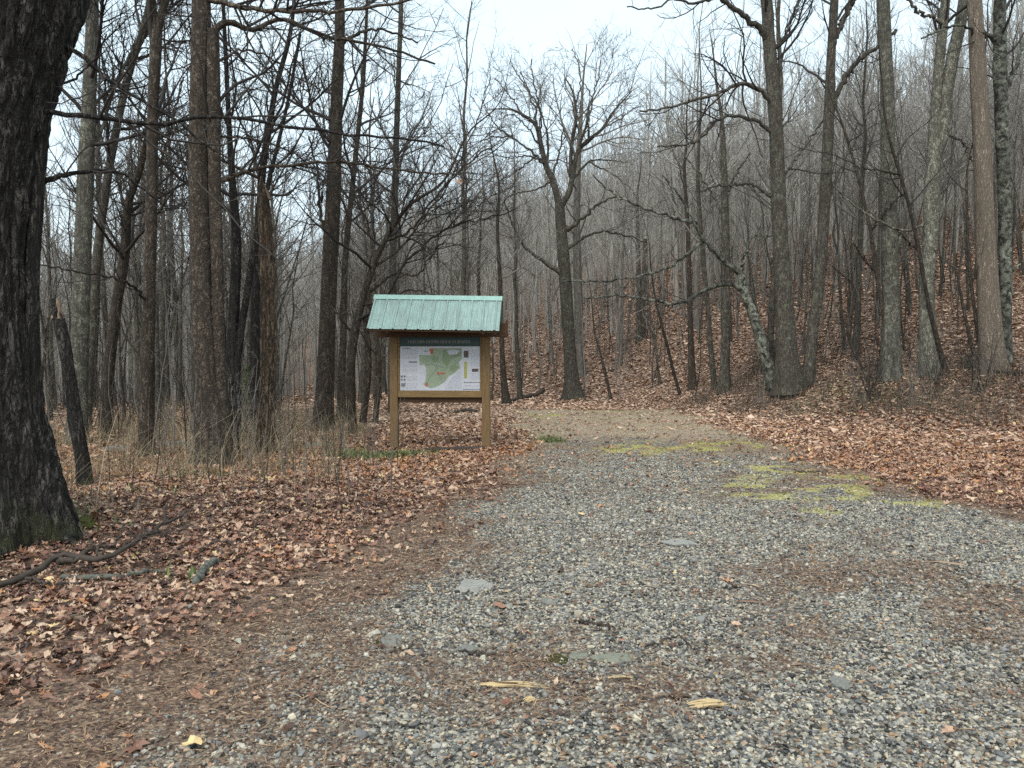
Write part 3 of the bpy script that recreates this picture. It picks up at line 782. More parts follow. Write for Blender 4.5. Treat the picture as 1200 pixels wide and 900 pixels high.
# its limbs and fine crown are added to the same tree
oak = [o for o in col.objects if o.get('label', '').startswith('broad-crowned')][0]
oo = np.array(oak.location); Yo = oo[1]
ocr = Acc(); oP, oR = [], []
for pp, w0, w1, dy in [([(640, 195), (628, 182), (612, 170), (596, 160), (567, 163)], 5, 2, 1.5), ([(640, 195), (642, 165), (637, 140), (622, 110), (610, 85)], 4, 1.5, -1), ([(629, 146), (625, 120), (612, 95), (600, 78)], 4, 1.5, 1),
                       ([(634, 165), (633, 130), (625, 95), (622, 70)], 3.5, 1.5, -1.5), ([(648, 205), (655, 180), (660, 150), (655, 140)], 4, 1.5, .5), ([(674, 190), (684, 155), (690, 140), (693, 115), (683, 95)], 5, 1.5, -1), ([(690, 163), (690, 130), (700, 95), (705, 70)], 4, 1.5, .8),
                       ([(672, 130), (680, 100), (677, 70), (670, 58)], 3, 1.2, .8), ([(705, 150), (722, 143), (738, 130), (750, 125)], 3, 1.2, -.8), ([(664, 270), (683, 255), (700, 240), (718, 232), (735, 233)], 7, 2, -1.5),
                       ([(664, 292), (682, 280), (706, 272), (733, 276), (760, 284)], 6, 2, 1), ([(660, 322), (640, 308), (622, 296), (608, 278), (598, 255), (590, 235)], 8, 2, -1), ([(668, 215), (690, 190), (712, 188), (735, 190)], 4, 1.5, 1.5), ([(640, 192), (620, 183), (600, 184), (570, 183)], 3.5, 1.3, -1.5), ([(613, 135), (597, 112), (580, 92)], 3, 1.2, 1), ([(602, 163), (580, 145), (565, 118)], 3, 1.2, -1.2), ([(628, 183), (602, 203), (575, 218)], 3, 1.2, 1.2), ([(690, 189), (718, 204), (745, 228)], 3, 1.2, -1), ([(634, 172), (618, 150), (600, 135), (585, 140)], 3, 1.2, -2), ([(648, 212), (628, 222), (600, 228), (580, 245)], 3.5, 1.2, 1.5)]:
    n_ = len(pp)
    lp = np.array([[*P(px, py, Yo + dy * k / (n_ - 1)), (.8 * w0 + (.7 * w1 - .8 * w0) * (k / (n_ - 1)) ** .7) / 2 / F * Yo] for k, (px, py) in enumerate(pp)])
    c_ = resample(lp, 22); c_[2:, :3] += rng.normal(0, .025, (20, 3))
    la = Acc(); la.tubes(c_[None, :, :3] - oo, c_[None, :, 3], 7, .05); la.build('limb', M['bark_mid'], oak)
    q = resample(c_, 12); oP.append(q[:, :3] - oo); oR.append(q[:, 3])
for st in [[(656, 242, 11), (648, 212, 10), (640, 195, 10), (634, 170, 8), (628, 147, 6), (613, 135, 5), (597, 128, 3)], [(667, 225, 9), (672, 200, 8), (676, 180, 7), (688, 165, 6), (705, 152, 5), (718, 132, 4), (740, 107, 2)], [(668, 205, 7), (670, 170, 6), (675, 140, 5), (672, 110, 4), (663, 92, 2)]]:
    q = resample(np.array([[*P(px, py, Yo), w / 2 / F * Yo] for px, py, w in st]), 12); oP.append(q[:, :3] - oo); oR.append(q[:, 3])
twigs(ocr, np.array(oP), np.array(oR) * .8, .74, .0075, 3, .03, .25, 2.3, lf=1.5)
ocr.build('crown', M['twig_mid'], oak)

# --- right side
hero('bare_tree', 'tall dark mossy-footed tree with limbs arching left, beside the bent birch', [(927, 456, 36), (922, 420, 26), (920, 370, 23), (916, 310, 20), (913, 240, 19), (911, 190, 18), (908, 130, 17), (903, 70, 16), (900, 35, 15), (898, 0, 14)], (927, 456), wsc=.9, mat='bark_mid', H=17, auto=11, dens=.75, t0=.5, sides=20, flare=.4,
     stems=[[(914, 150, 5), (915, 90, 5), (912, 30, 5), (913, -10, 4)]],
     limbs=[([(901, 45), (890, 33), (876, 22), (858, 8), (840, -3), (815, -12)], 9, 4, -.8), ([(907, 125), (898, 112), (886, 102), (868, 97), (852, 104), (832, 112), (805, 120), (775, 128), (750, 130)], 7, 2, -1.2),
            ([(909, 165), (900, 152), (886, 142), (860, 135), (840, 142), (822, 162), (800, 170), (770, 172)], 6, 2, -.6), ([(913, 240), (902, 230), (885, 218), (865, 216), (842, 218), (820, 225)], 5, 2, .5),
            ([(840, -3), (815, 3), (790, 0), (765, 10), (735, 8)], 4, 1.4, -1.5), ([(905, 60), (920, 40), (930, 15), (945, -15)], 5, 3, .6), ([(912, 215), (930, 190), (948, 165), (965, 140)], 4, 1.6, .8)])
hero('bent_birch', 'bent lichen-spotted birch with broken top and long drooping branches over the road edge', [(909, 458, 15), (900, 430, 13), (891, 398, 12), (881, 365, 11), (873, 345, 10), (868, 322, 9)], (909, 458), mat='bark_patchy', snag=True, H=4, cat='birch', flare=.2,
     limbs=[([(873, 343), (862, 335), (848, 334), (830, 338), (810, 349), (788, 356), (765, 352), (740, 347), (715, 347), (685, 350)], 7, 2, -1.6),
            ([(868, 322), (850, 306), (838, 296), (826, 282), (816, 265), (806, 245), (795, 228), (776, 205)], 7, 2, -.3), ([(826, 281), (808, 295), (785, 312), (755, 322), (720, 328), (690, 329), (660, 330)], 5, 1.6, -1.2),
            ([(818, 262), (790, 255), (760, 245), (735, 236), (712, 222), (695, 205)], 5, 1.6, .4), ([(868, 322), (873, 302), (877, 285), (884, 277), (905, 276)], 4, 1.6, .2)])
ob = [o for o in col.objects if o.name.startswith('bent_birch')][0]; oo = np.array(ob.location); ca = Acc(); Yb = oo[1]; kp, kr = [], []
for pp, dy in [([(862, 335), (830, 338), (788, 356), (740, 347), (685, 350)], -1.6), ([(850, 306), (826, 282), (806, 245), (776, 205)], -.3), ([(808, 295), (755, 322), (690, 329), (660, 330)], -1.2), ([(790, 255), (735, 236), (695, 205)], .4)]:
    q = resample(np.array([[*P(px, py, Yb + dy * k / (len(pp) - 1)), .022 - .014 * k / (len(pp) - 1)] for k, (px, py) in enumerate(pp)]), 12); kp.append(q[:, :3] - oo); kr.append(q[:, 3])
twigs(ca, np.array(kp), np.array(kr), .9, .004, 3, -.01, .05, 1.6); ca.build('crown', M['twig_dark'], ob)

hero('bare_tree', 'grey tree with a right-sweeping arm, beside the straight green-grey trunk', [(946, 450, 16), (951, 400, 14), (959, 340, 14), (964, 280, 14), (968, 210, 14), (971, 140, 13), (974, 70, 11), (978, 0, 10)], (946, 450), wsc=.9, mat='bark_mid', H=16, auto=11, dens=.75, t0=.5,
     limbs=[([(970, 140), (980, 112), (992, 88), (1006, 70), (1028, 55), (1050, 35)], 8, 4, .8), ([(975, 55), (985, 30), (1002, -5)], 7, 6, .4), ([(967, 240), (985, 200), (1005, 160), (1022, 120)], 4, 1.5, .6)])
hero('bare_tree', 'straight smooth green-grey trunk between the arm-sweeping tree and the forked tree', [(1044, 442, 26), (1044, 380, 22), (1043, 300, 20), (1041, 200, 18), (1040, 120, 17), (1037, 50, 16), (1035, 0, 16)], (1044, 442), wsc=.9, mat='bark_green', twig='twig_mid', H=20, auto=11, dens=.75, t0=.55, sides=18)
hero('bare_tree', 'lichen-streaked tree forking into two leaning stems, left of the pale brown trunk', [(1092, 438, 26), (1088, 390, 21), (1085, 340, 18), (1090, 280, 18), (1092, 220, 19), (1095, 180, 17), (1097, 120, 12), (1102, 60, 12), (1108, 0, 11)], (1092, 438), wsc=.9, mat='bark_green', H=17, auto=11, dens=.75, t0=.5, sides=18,
     stems=[[(1094, 192, 13), (1104, 160, 15), (1108, 120, 15), (1115, 75, 15), (1125, 30, 14), (1131, 0, 13)]],
     limbs=[([(1105, 150), (1125, 165), (1140, 190)], 3, 1.5, .4), ([(1123, 35), (1100, 25), (1075, 12), (1060, -8)], 5, 3, -.8), ([(1094, 260), (1060, 270), (1030, 258), (1000, 240), (975, 215)], 4, 1.5, -.6)])
hero('bare_tree', 'thick pale brown straight trunk, second from the right edge', [(1164, 436, 33), (1160, 380, 27), (1156, 300, 24), (1152, 200, 21), (1148, 120, 20), (1145, 60, 18), (1142, 0, 17)], (1164, 434), wsc=.9, mat='bark_pale', twig='twig_mid', H=20, auto=11, dens=.75, t0=.55, sides=20)
hero('bare_tree', 'dark trunk patched with pale lichen standing at the right edge', [(1178, 428, 18), (1178, 370, 15), (1178, 300, 15), (1177, 230, 15), (1174, 140, 16), (1172, 60, 15), (1172, 0, 14)], (1178, 426), wsc=.9, mat='bark_patchy', H=17, auto=11, dens=.75, t0=.45, sides=16,
     stems=[[(1175, 180, 6), (1170, 130, 6), (1166, 80, 6), (1168, 30, 5)]],
     limbs=[([(1174, 120), (1188, 85), (1200, 50), (1220, 30)], 6, 3, .4), ([(1173, 55), (1150, 40), (1120, 30), (1080, 45)], 5, 2, -.9), ([(1178, 330), (1195, 310), (1215, 300)], 3, 1.5, 0)])
hero('young_tree', 'thin dark young tree leaning left in front of the forked tree', [(1111, 437, 9), (1099, 400, 7), (1086, 345, 6), (1077, 295, 6), (1066, 245, 5), (1055, 205, 5), (1043, 165, 4), (1036, 130, 3)], (1111, 437), mat='bark_brown', wsc=.75, H=6.5, auto=10, snag=False, dens=.6, flare=.1, sides=9, t0=.4,
     limbs=[([(1078, 290), (1060, 280), (1050, 268)], 3, 1.5, -.3), ([(1056, 208), (1030, 200), (1000, 195)], 3, 1.2, -.5)], cat='young tree')
hero('young_tree', 'thin dark young tree leaning left in front of the straight green-grey trunk', [(1053, 440, 9), (1044, 405, 7), (1034, 360, 6), (1027, 320, 6), (1020, 270, 5), (1010, 225, 5), (998, 180, 4), (985, 140, 3)], (1053, 440), mat='bark_brown', wsc=.75, H=6.5, auto=10, dens=.6, flare=.1, sides=9, t0=.4,
     limbs=[([(1027, 320), (1010, 300), (1000, 285)], 3, 1.5, -.3), ([(1020, 270), (1045, 240), (1062, 225)], 3, 1.2, -.5)], cat='young tree')
hero('young_tree', 'crooked dark sapling pair curving up beside the pale brown trunk foot', [(1160, 432, 7), (1148, 400, 6), (1143, 370, 5), (1138, 330, 5), (1135, 290, 4), (1133, 240, 4)], (1160, 432), mat='bark_brown', wsc=.75, H=4.6, auto=8, dens=.5, flare=0, sides=8, t0=.3, stems=[[(1155, 432, 6), (1140, 410, 5), (1133, 380, 5), (1126, 345, 4), (1122, 322, 3)]], cat='young tree')
hero('young_tree', 'hook-stemmed dark sapling on the bank between the mossy-footed tree and the green-grey trunk', [(1014, 432, 6), (1005, 420, 5), (996, 400, 5), (993, 380, 4), (1000, 360, 4), (1000, 335, 3), (985, 320, 3), (975, 312, 2)], (1014, 434), mat='bark_brown', wsc=.75, H=2, snag=True, flare=0, sides=8, cat='young tree')
hero('bare_tree', 'straight grey tree standing clear left of the bent birch', [(849, 458, 16), (850, 410, 12), (851, 340, 11), (850, 260, 10), (848, 190, 8), (846, 140, 5)], (849, 458), wsc=.9, mat='bark_mid', twig='twig_mid', H=12, auto=13, dens=.6, t0=.45,
     limbs=[([(850, 265), (838, 235), (820, 205), (800, 180)], 4, 1.5, .5), ([(850, 230), (865, 200), (880, 180)], 3.5, 1.4, .5)])
hero('bare_tree', 'dark slender tree two steps left of the straight grey tree by the bent birch', [(812, 455, 11), (810, 410, 8), (808, 350, 7), (806, 270, 6), (802, 200, 4)], (812, 455), wsc=.9, mat='bark_brown', twig='twig_mid', H=11, auto=12, dens=.6, t0=.4)
hero('bare_tree', 'slim left-leaning trunk on the slope close left of the straight grey tree', [(838, 455, 8), (834, 420, 7), (830, 370, 6), (824, 300, 6), (818, 220, 5)], (838, 455), wsc=.9, mat='bark_mid', twig='twig_mid', H=11, auto=12, dens=.6, t0=.4)
hero('bare_tree', 'thick grey trunk up the slope just right of the lone oak', [(680, 440, 15), (679, 400, 12), (677, 330, 11), (676, 260, 9), (678, 180, 7)], (680, 441), wsc=.9, mat='bark_far_haze', twig='twig_mid', H=15, auto=12, dens=.6, t0=.4)
hero('bare_tree', 'dark double trunk on the slope between the lone oak and the bent birch', [(749, 398, 9), (749, 360, 7), (748, 300, 5.5), (747, 250, 4)], (749, 400), wsc=.9, mat='bark_mid', twig='twig_far_haze', H=8, auto=12, dens=.6, t0=.4, stems=[[(754, 398, 7), (754, 340, 6), (756, 280, 5)]])
hero('young_tree', 'dark sapling leaning left over the leaves at the road end', [(798, 462, 6), (790, 438, 5), (782, 405, 5), (774, 375, 4), (768, 350, 3)], (798, 462), mat='bark_brown', wsc=.75, H=4.6, auto=6, dens=.5, flare=0, sides=7, cat='young tree')
hero('young_tree', 'dark sapling leaning left close to the lone oak at the road end', [(717, 468, 6), (711, 445, 5), (704, 415, 4), (697, 390, 3)], (717, 468), mat='bark_brown', wsc=.75, H=3.4, auto=6, dens=.5, flare=0, sides=7, cat='young tree')

# splintered pale tops for the broken trunks
for lab, px, py, n_ in (('snapped charcoal', 63, 352, 7), ('barkless reddish', 307, 212, 5)):
    rt = [o for o in col.objects if o.get('label', '').startswith(lab)][0]; oo = np.array(rt.location); a_ = Acc()
    for k in range(n_):
        b0 = P(px + 6 + random.uniform(-5, 5), py + 22, oo[1]) - oo + np.array([0, random.uniform(-.05, .02), 0]); t1 = P(px + random.uniform(-3, 5), py + random.uniform(-4, 12), oo[1]) - oo
        q = resample(np.array([[*b0, .022], [*((b0 + t1) / 2), .018], [*t1, .003]]), 5); a_.tubes(q[None, :, :3], q[None, :, 3], 5, .2)
    a_.build('splinter', M['wood_tan'], rt, smooth=False)

# ------------------------------------------------------------------ woods behind
def proto(h, r, kind, seed, low=False):
    """trunk and crown meshes of a forest-grown tree, foot at the origin"""
    r_ = np.random.default_rng(seed)
    n = 12; z = np.linspace(0, h, n); wob = np.cumsum(r_.normal(0, .09, (n, 2)), 0) * np.linspace(0, 1, n)[:, None]; lean = r_.normal(0, .045, 2)
    pts = np.stack([wob[:, 0] + lean[0] * z, wob[:, 1] + lean[1] * z, z - .15], 1)
    rad = r * (1 - .86 * np.linspace(0, 1, n) ** .9); rad[0] *= 1.35; rad[1] *= 1.05
    ta = Acc(); ta.tubes(pts[None], rad[None], 4 if low else 7)
    t0 = {'pole': .38, 'mid': .28, 'open': .2, 'thin': .25}[kind]
    cnt = {'pole': 26, 'mid': 30, 'open': 34, 'thin': 16}[kind]
    if kind != 'pole' and r_.uniform() < .7:
        k0 = r_.integers(3, 6); d = np.array([r_.normal(0, .35), r_.normal(0, .35), 1.])
        f = grow(pts[k0][None], d[None], np.array([h * .55]), np.array([rad[k0] * .75]), 10, .06, .05, .15); ta.tubes(*f, 6)
    ca = Acc(); k_ = kids(pts[None], rad[None], cnt / (h * (1 - t0)), t0, .98, 44 if kind in ('pole', 'thin') else 54, .26 if kind in ('pole', 'thin') else .33, .5, .7, 4.2, .009)
    P1, R1 = grow(*k_, 5 if low else 8, .11, .1, .3); ca.tubes(P1, R1, 3 if low else 4)
    if low:
        k2 = kids(P1, R1, 2.4, .15, 1, 46, .5, .6, .4, 1.7, .006)
        P2, R2 = grow(*k2, 3, .14, .1, .3); ca.tubes(P2, R2, 3)
    else: twigs(ca, P1, R1, .7, .0045, 2, .1, .15, 1.7)
    return ta.out(), ca.out()


def as_mesh(name, vf, mat):
    o = mk(name, vf[0], vf[1], mat, link=False); me = o.data; bpy.data.objects.remove(o); return me


protos = []; lows = []
for k in range(16):
    kd = ('pole', 'thin', 'mid', 'pole', 'open', 'thin', 'mid', 'pole', 'thin', 'pole', 'mid', 'thin', 'pole', 'thin', 'open', 'thin')[k]
    h = random.uniform(6, 9.5) if kd == 'thin' else random.uniform(10.5, 14.5); r_k = random.uniform(.03, .055) if kd == 'thin' else random.uniform(.06, .13)
    tr_, cr_ = proto(h, r_k, kd, 300 + k)
    protos.append((tr_, cr_, as_mesh('trunk', tr_, M['bark_far_haze']), as_mesh('crown', cr_, M['twig_far_haze']), as_mesh('trunk', tr_, M['bark_mid']), as_mesh('crown', cr_, M['twig_mid']), kd))
for k in range(14):
    kd = ('pole', 'thin', 'pole', 'thin', 'mid', 'pole', 'thin')[k % 7]
    lows.append(proto(random.uniform(9, 12) if kd == 'thin' else random.uniform(10.5, 14.5), random.uniform(.035, .06) if kd == 'thin' else random.uniform(.06, .12), kd, 800 + k, True))

cand = []
heropos = np.array([np.array(o.location)[:2] for o in col.objects if o.type == 'EMPTY'])
tries = 0
pts_kept = np.zeros((0, 2))
grid = {}
while len(cand) < 7500 and tries < 140000:
    tries += 1
    y = math.sqrt(random.uniform(19 ** 2, 165 ** 2)); x = random.uniform(-.82, .82) * y
    u = .8 * x + .6 * y - 20.4
    ok = False
    if u > 1.0 and y > 22: ok = random.random() < (1 if y < 95 else .8)
    if x < -3.2 and y > 17 and u < 1.5: ok = random.random() < .9
    if -3.2 <= x < 1 and y > 33 and u <= 1: ok = random.random() < .5
    if not ok: continue
    pxx = 600 + F * x / y
    if 330 < pxx < 395 and 20 < y < 45: continue        # the open glade left of the kiosk
    if 425 < pxx < 640 and y < 31: continue
    if 740 < pxx < 900 and y < 36 and random.random() < .4: continue
    if 545 < pxx < 790 and y < 50 and random.random() < .6: continue
    sp_ = .62 + y * .003
    cell = (int(x // 2), int(y // 2)); bad = False
    for a in (-1, 0, 1):
        for b_ in (-1, 0, 1):
            for q in grid.get((cell[0] + a, cell[1] + b_), ()):
                if (q[0] - x) ** 2 + (q[1] - y) ** 2 < sp_ * sp_: bad = True
    if bad or np.min(((heropos - np.array([x, y])) ** 2).sum(1)) < .8: continue
    grid.setdefault(cell, []).append((x, y)); cand.append((x, y))
cand.sort(key=lambda q: q[0] ** 2 + q[1] ** 2)
NIND = 270
open('/tmp/cand.txt', 'w').write('%d %f' % (len(cand), math.hypot(*cand[NIND])))
for k, (x, y) in enumerate(cand[:NIND]):
    pr = protos[random.randrange(len(protos))]
    left = x < -1 and .8 * x + .6 * y - 20.4 < 3
    while (y < 34 and pr[6] in ('open', 'mid')) or (y < 38 and not left and pr[6] != 'thin' and random.random() < .7): pr = protos[random.randrange(len(protos))]
    u = .8 * x + .6 * y - 20.4
    left = x < -1 and u < 3
    lab, grp = (('slender bare grey tree among the crowded woods behind the left-hand trunks', 'trees of the left woods') if left else
                ('slender bare grey pole tree on the leaf-covered hillside', 'trees on the hillside'))
    e = empty('hillside_tree' if not left else 'woodland_tree', (x, y, float(zt(x, y))), lab, 'bare tree', grp, random.uniform(0, 6.28))
    s = random.uniform(.72, 1.15) * (1.08 if left else 1.0); e.scale = (s * random.uniform(.85, 1.3),) * 2 + (s,)
    near = y < 34 or (left and y < 80)  # trees beyond this take the bark and twigs with haze in their colour
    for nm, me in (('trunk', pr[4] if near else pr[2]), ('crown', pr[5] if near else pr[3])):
        c_ = bpy.data.objects.new(nm, me); col.objects.link(c_); c_.parent = e
# the far rest as one mass: trunks and twigs together
fv, ff, fm = [], [], []; off = 0
for x, y in cand[NIND:]:
    (tv, tf), (cv, cf) = protos[random.randrange(len(protos))][:2] if y < 45 else random.choice(lows)
    a = random.uniform(0, 6.28); s = random.uniform(.75, 1.12); ca_, sa_ = math.cos(a), math.sin(a); w = random.uniform(.9, 1.3)
    R2 = np.array([[ca_ * s * w, -sa_ * s * w, 0], [sa_ * s * w, ca_ * s * w, 0], [0, 0, s]]); p0 = np.array([x, y, float(zt(x, y))])
    for V, fs in ((tv, tf), (cv, cf)):
        for f in fs: ff.append(f + off)
        fv.append((V @ R2.T + p0).astype(np.float32)); off += len(V)
o = mk('far_woods', np.concatenate(fv), [np.concatenate(ff)], M['twig_far_haze'])
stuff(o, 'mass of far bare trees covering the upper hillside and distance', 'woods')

# ------------------------------------------------------------------ saplings and shrubs
def sap_proto(h, seed, stems=1, spread=.1):
    a = Acc(); r_ = np.random.default_rng(seed)
    S = np.zeros((stems, 3)); S[:, :2] = r_.normal(0, .05 * stems ** .5, (stems, 2)) if stems > 1 else 0; S[:, 2] = -.05
    D = np.stack([r_.normal(0, spread, stems), r_.normal(0, spread, stems), np.ones(stems)], 1)
    L = h * r_.uniform(.7, 1.1, stems); P0, R0 = grow(S, D, L, L * .0055 + .004, 10, .05, .05, .25)
    a.tubes(P0, R0, 5); twigs(a, P0, R0, .55 if stems < 3 else .8, .003, 2 if stems < 3 else 3, .08, .2, 1.0)
    return a


def mesh_of(a, mat):
    V, fs = a.out(); o = mk('sapling', V, fs, mat, link=False); me = o.data; bpy.data.objects.remove(o); return me


saps = [mesh_of(sap_proto(random.uniform(2.2, 4.6), 500 + k, 1, .12), M['twig_dark' if k % 2 else 'twig_mid']) for k in range(8)]
shrubs = [mesh_of(sap_proto(random.uniform(1.3, 2.4), 600 + k, 9, .32), M['twig_mid' if k % 2 else 'twig_dark']) for k in range(5)]


def place(name, me, x, y, lab, cat, grp, s):
    o = bpy.data.objects.new(name, me); col.objects.link(o); o.location = (x, y, float(zt(x, y)))
    o.rotation_euler = (0, 0, random.uniform(0, 6.28)); o.scale = (s, s, s * random.uniform(.85, 1.2)); return tag(o, lab, cat, grp)


n = 0
while n < 210:
    px = random.uniform(600, 1195); y = random.uniform(23, 46); x = (px - 600) / F * y; u = .8 * x + .6 * y - 20.4
    if not (.3 < u < 13): continue
    place('sapling', random.choice(saps), x, y, 'thin bare sapling stem rising from the leaves along the wood edge', 'sapling', 'saplings along the hillside edge', random.uniform(.55, 1.15)); n += 1
for k in range(26):
    y = random.uniform(11, 26); px = random.uniform(90, 400); x = (px - 600) / F * y
    if x > -2.6: continue
    place('sapling', random.choice(saps), x, y, 'thin bare sapling stem in the brush between the left-hand trunks', 'sapling', 'saplings in the left brush', random.uniform(.5, 1.0))
for k in range(46):
    y = random.uniform(13, 34); px = random.uniform(40, 410); x = (px - 600) / F * y
    if x > -3.2 or (330 < px < 395 and y > 16): continue
    place('shrub', random.choice(shrubs), x, y, 'leafless twiggy shrub in the brush between the left-hand trunks', 'shrub', 'leafless shrubs on the left', random.uniform(.6, 1.15))
for k in range(80):
    px = random.uniform(860, 1230); y = random.uniform(18, 27); x = (px - 600) / F * y; u = .8 * x + .6 * y - 20.4
    if not (-.6 < u < 4): continue
    place('shrub', random.choice(shrubs), x, y, 'leafless twiggy shrub on the right-hand bank', 'shrub', 'leafless shrubs on the right bank', random.uniform(.45, .9))

for k in range(110):
    px = random.uniform(120, 470); y = random.uniform(8, 14.5); x = (px - 600) / F * y
    if leafmask(x, y) < .5: continue
    place('sapling', random.choice(saps), x, y, 'knee to waist high dark weed stalk in the leaves left of the kiosk', 'weed stalk', 'weed stalks in front of the left trunks', random.uniform(.16, .34))

# small evergreen behind the snag
b_ = np.array([(292 - 600) / F * 21.0, 21.0]); z0 = float(zt(*b_)); e = empty('pine_sapling', (b_[0], b_[1], z0), 'small green pine sapling half hidden behind the reddish snag', 'pine')
a = Acc(); q = np.array([[0, 0, -.05], [.02, 0, .7], [0, .02, 1.5]]); c_ = resample(q, 6); a.tubes(c_[None], np.linspace(.03, .006, 6)[None], 6); a.build('trunk', M['stick'], e)
nn = 2600; zz = rng.uniform(.15, 1.5, nn); an = rng.uniform(0, 6.28, nn); rr_ = (1.6 - zz) * .5 * rng.uniform(.2, 1, nn) ** .6
ct = np.stack([np.cos(an) * rr_, np.sin(an) * rr_, zz - rr_ * .12 + .1 * np.sin(an * 5 + zz * 14)], 1)
V, Fq = scatter(ndP, ndF, ct, rotmats(nn, .7), np.full((nn, 3), .055) * np.array([1, 1.6, 1]))
mk('crown', V, Fq, M['green'], e, False, {'rnd': ('FACE', np.repeat(rng.uniform(.2, .9, nn), 2))})


# ------------------------------------------------------------------ kiosk
def box(x0, x1, y0, y1, z0, z1):
    V = np.array([(x, y, z) for x in (x0, x1) for y in (y0, y1) for z in (z0, z1)], float)
    return V, np.array([(0, 1, 3, 2), (4, 6, 7, 5), (0, 4, 5, 1), (2, 3, 7, 6), (0, 2, 6, 4), (1, 5, 7, 3)])


def bevel(o, w):
    m_ = o.modifiers.new('Bevel', 'BEVEL'); m_.width = w; m_.segments = 2; return o


def part(name, boxes, mat, parent, bw=.006):
    a_ = Acc()
    for b0 in boxes: a_.add(*box(*b0))
    o = a_.build(name, M[mat], parent, smooth=False)
    if bw: bevel(o, bw)
    return o


KD = 14.5
kb = np.array([(515 - 600) / F * KD, KD]); kz0 = float(zt(*kb))
kio = empty('trailhead_kiosk', (kb[0], kb[1], kz0), 'wooden trailhead kiosk with mint green metal roof and map board beside the gravel road', 'kiosk', None, math.radians(-3.5))
kx = lambda px: (px - 515) / F * KD
kz = lambda py: CAMH + (HOR - py) / F * KD - kz0
LX, RX = kx(461.5), kx(570); PW = .075
part('post', [(LX - PW, LX + PW, -PW, PW, -.25, kz(380))], 'timber', kio)
part('post', [(RX - PW, RX + PW, -PW, PW, -.25, kz(380))], 'timber', kio)
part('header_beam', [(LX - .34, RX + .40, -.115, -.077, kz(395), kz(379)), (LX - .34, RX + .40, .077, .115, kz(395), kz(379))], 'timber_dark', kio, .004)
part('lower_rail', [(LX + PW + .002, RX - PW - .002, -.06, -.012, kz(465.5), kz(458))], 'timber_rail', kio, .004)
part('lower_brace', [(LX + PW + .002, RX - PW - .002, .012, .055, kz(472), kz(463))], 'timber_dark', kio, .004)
part('side_stile', [(LX + PW + .002, LX + PW + .035, -.05, -.014, kz(457.8), kz(391))], 'timber_rail', kio, .003)
part('side_stile', [(RX - PW - .035, RX - PW - .002, -.05, -.014, kz(457.8), kz(391))], 'timber_rail', kio, .003)
bx0, bx1 = LX + PW + .036, RX - PW - .036
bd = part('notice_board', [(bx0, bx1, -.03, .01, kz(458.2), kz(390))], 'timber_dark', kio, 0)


def sheet(name, rects, mat, y, parent=bd, th=.002):
    a_ = Acc()
    for (p0, q0, p1, q1) in rects: a_.add(*box(kx(p0), kx(p1), y - th, y, kz(q1), kz(q0)))
    return a_.build(name, M[mat], parent, smooth=False)


def poly(name, pts, mat, y, parent=bd, th=.002):
    n_ = len(pts); V = np.array([(kx(p), y - th, kz(q)) for p, q in pts] + [(kx(p), y, kz(q)) for p, q in pts])
    me = bpy.data.meshes.new(name); me.from_pydata(V.tolist(), [], [list(range(n_)), list(range(2 * n_ - 1, n_ - 1, -1))] + [[k, n_ + k, n_ + (k + 1) % n_, (k + 1) % n_] for k in range(n_)])
    me.materials.append(M[mat]); o = bpy.data.objects.new(name, me); col.objects.link(o); o.parent = parent; return o


pe0, pe1 = 515 + bx0 * F / KD, 515 + bx1 * F / KD
sheet('poster', [(pe0 + .3, 406, pe1 - .3, 457.6)], 'paper', -.0305)
sheet('banner', [(pe0 + .3, 390.5, pe1 - .3, 405.6)], 'banner', -.0305)
tx = []; random.seed(3)
q = 478.0
while q < 550:
    w = random.uniform(1.2, 3.2); tx.append((q, 398.6, q + w, 402.4)); q += w + random.uniform(.4, 1.4)
sheet('banner_lettering', tx, 'banner_text', -.0335)
poly('map', [(491.5, 416), (507, 416), (507, 408), (541.5, 408), (542, 420), (538, 424), (540, 431), (533, 437), (526, 441), (522, 447), (514, 452), (505, 455), (497, 451), (499, 444), (500, 436), (496, 430), (492, 427)], 'map_green', -.0335)
poly('map', [(519, 410), (540, 409.5), (541, 417), (530, 420), (524, 430), (519, 424)], 'map_dark', -.0365)
poly('map', [(524, 452), (530, 442), (540, 434), (541, 455), (522, 456)], 'ink_pale', -.0335)
poly('marker', [(503, 408.5), (509, 408.5), (507, 415.5), (505, 415)], 'ink_orange', -.0345)
sheet('marker', [(512, 436.5, 522, 438.5), (498.5, 449, 501.5, 452.5)], 'ink_red', -.0375)
sheet('marker', [(544.4, 424, 547.6, 443)], 'ink_yellow', -.0335)
sheet('photograph', [(544, 411, 549.5, 419), (553.5, 432, 561, 435.6)], 'photo', -.0335)
for q0, q1, y0, y1 in ((471.5, 489.5, 409, 421), (471.5, 489.5, 426, 436), (477, 489.5, 441, 446), (471.5, 489.5, 449, 455.5), (552.5, 562, 410, 429), (552.5, 562, 437, 446), (544, 562, 451, 454)):
    tl = []; y = y0
    while y < y1:
        x = q0
        while x < q1 - 1:
            w = random.uniform(1, 4.5); tl.append((x, y, min(x + w, q1), y + .65)); x += w + .5
        y += 1.55
    sheet('small_print', tl, 'ink_pale', -.0335)
sheet('printed_heading', [(479, 423.4, 489, 425.0), (544, 447.6, 565, 448.4), (543, 455.6, 566, 456.4), (472, 407.6, 481, 408.6), (497, 411, 502, 412)], 'ink', -.0335)
trl = []
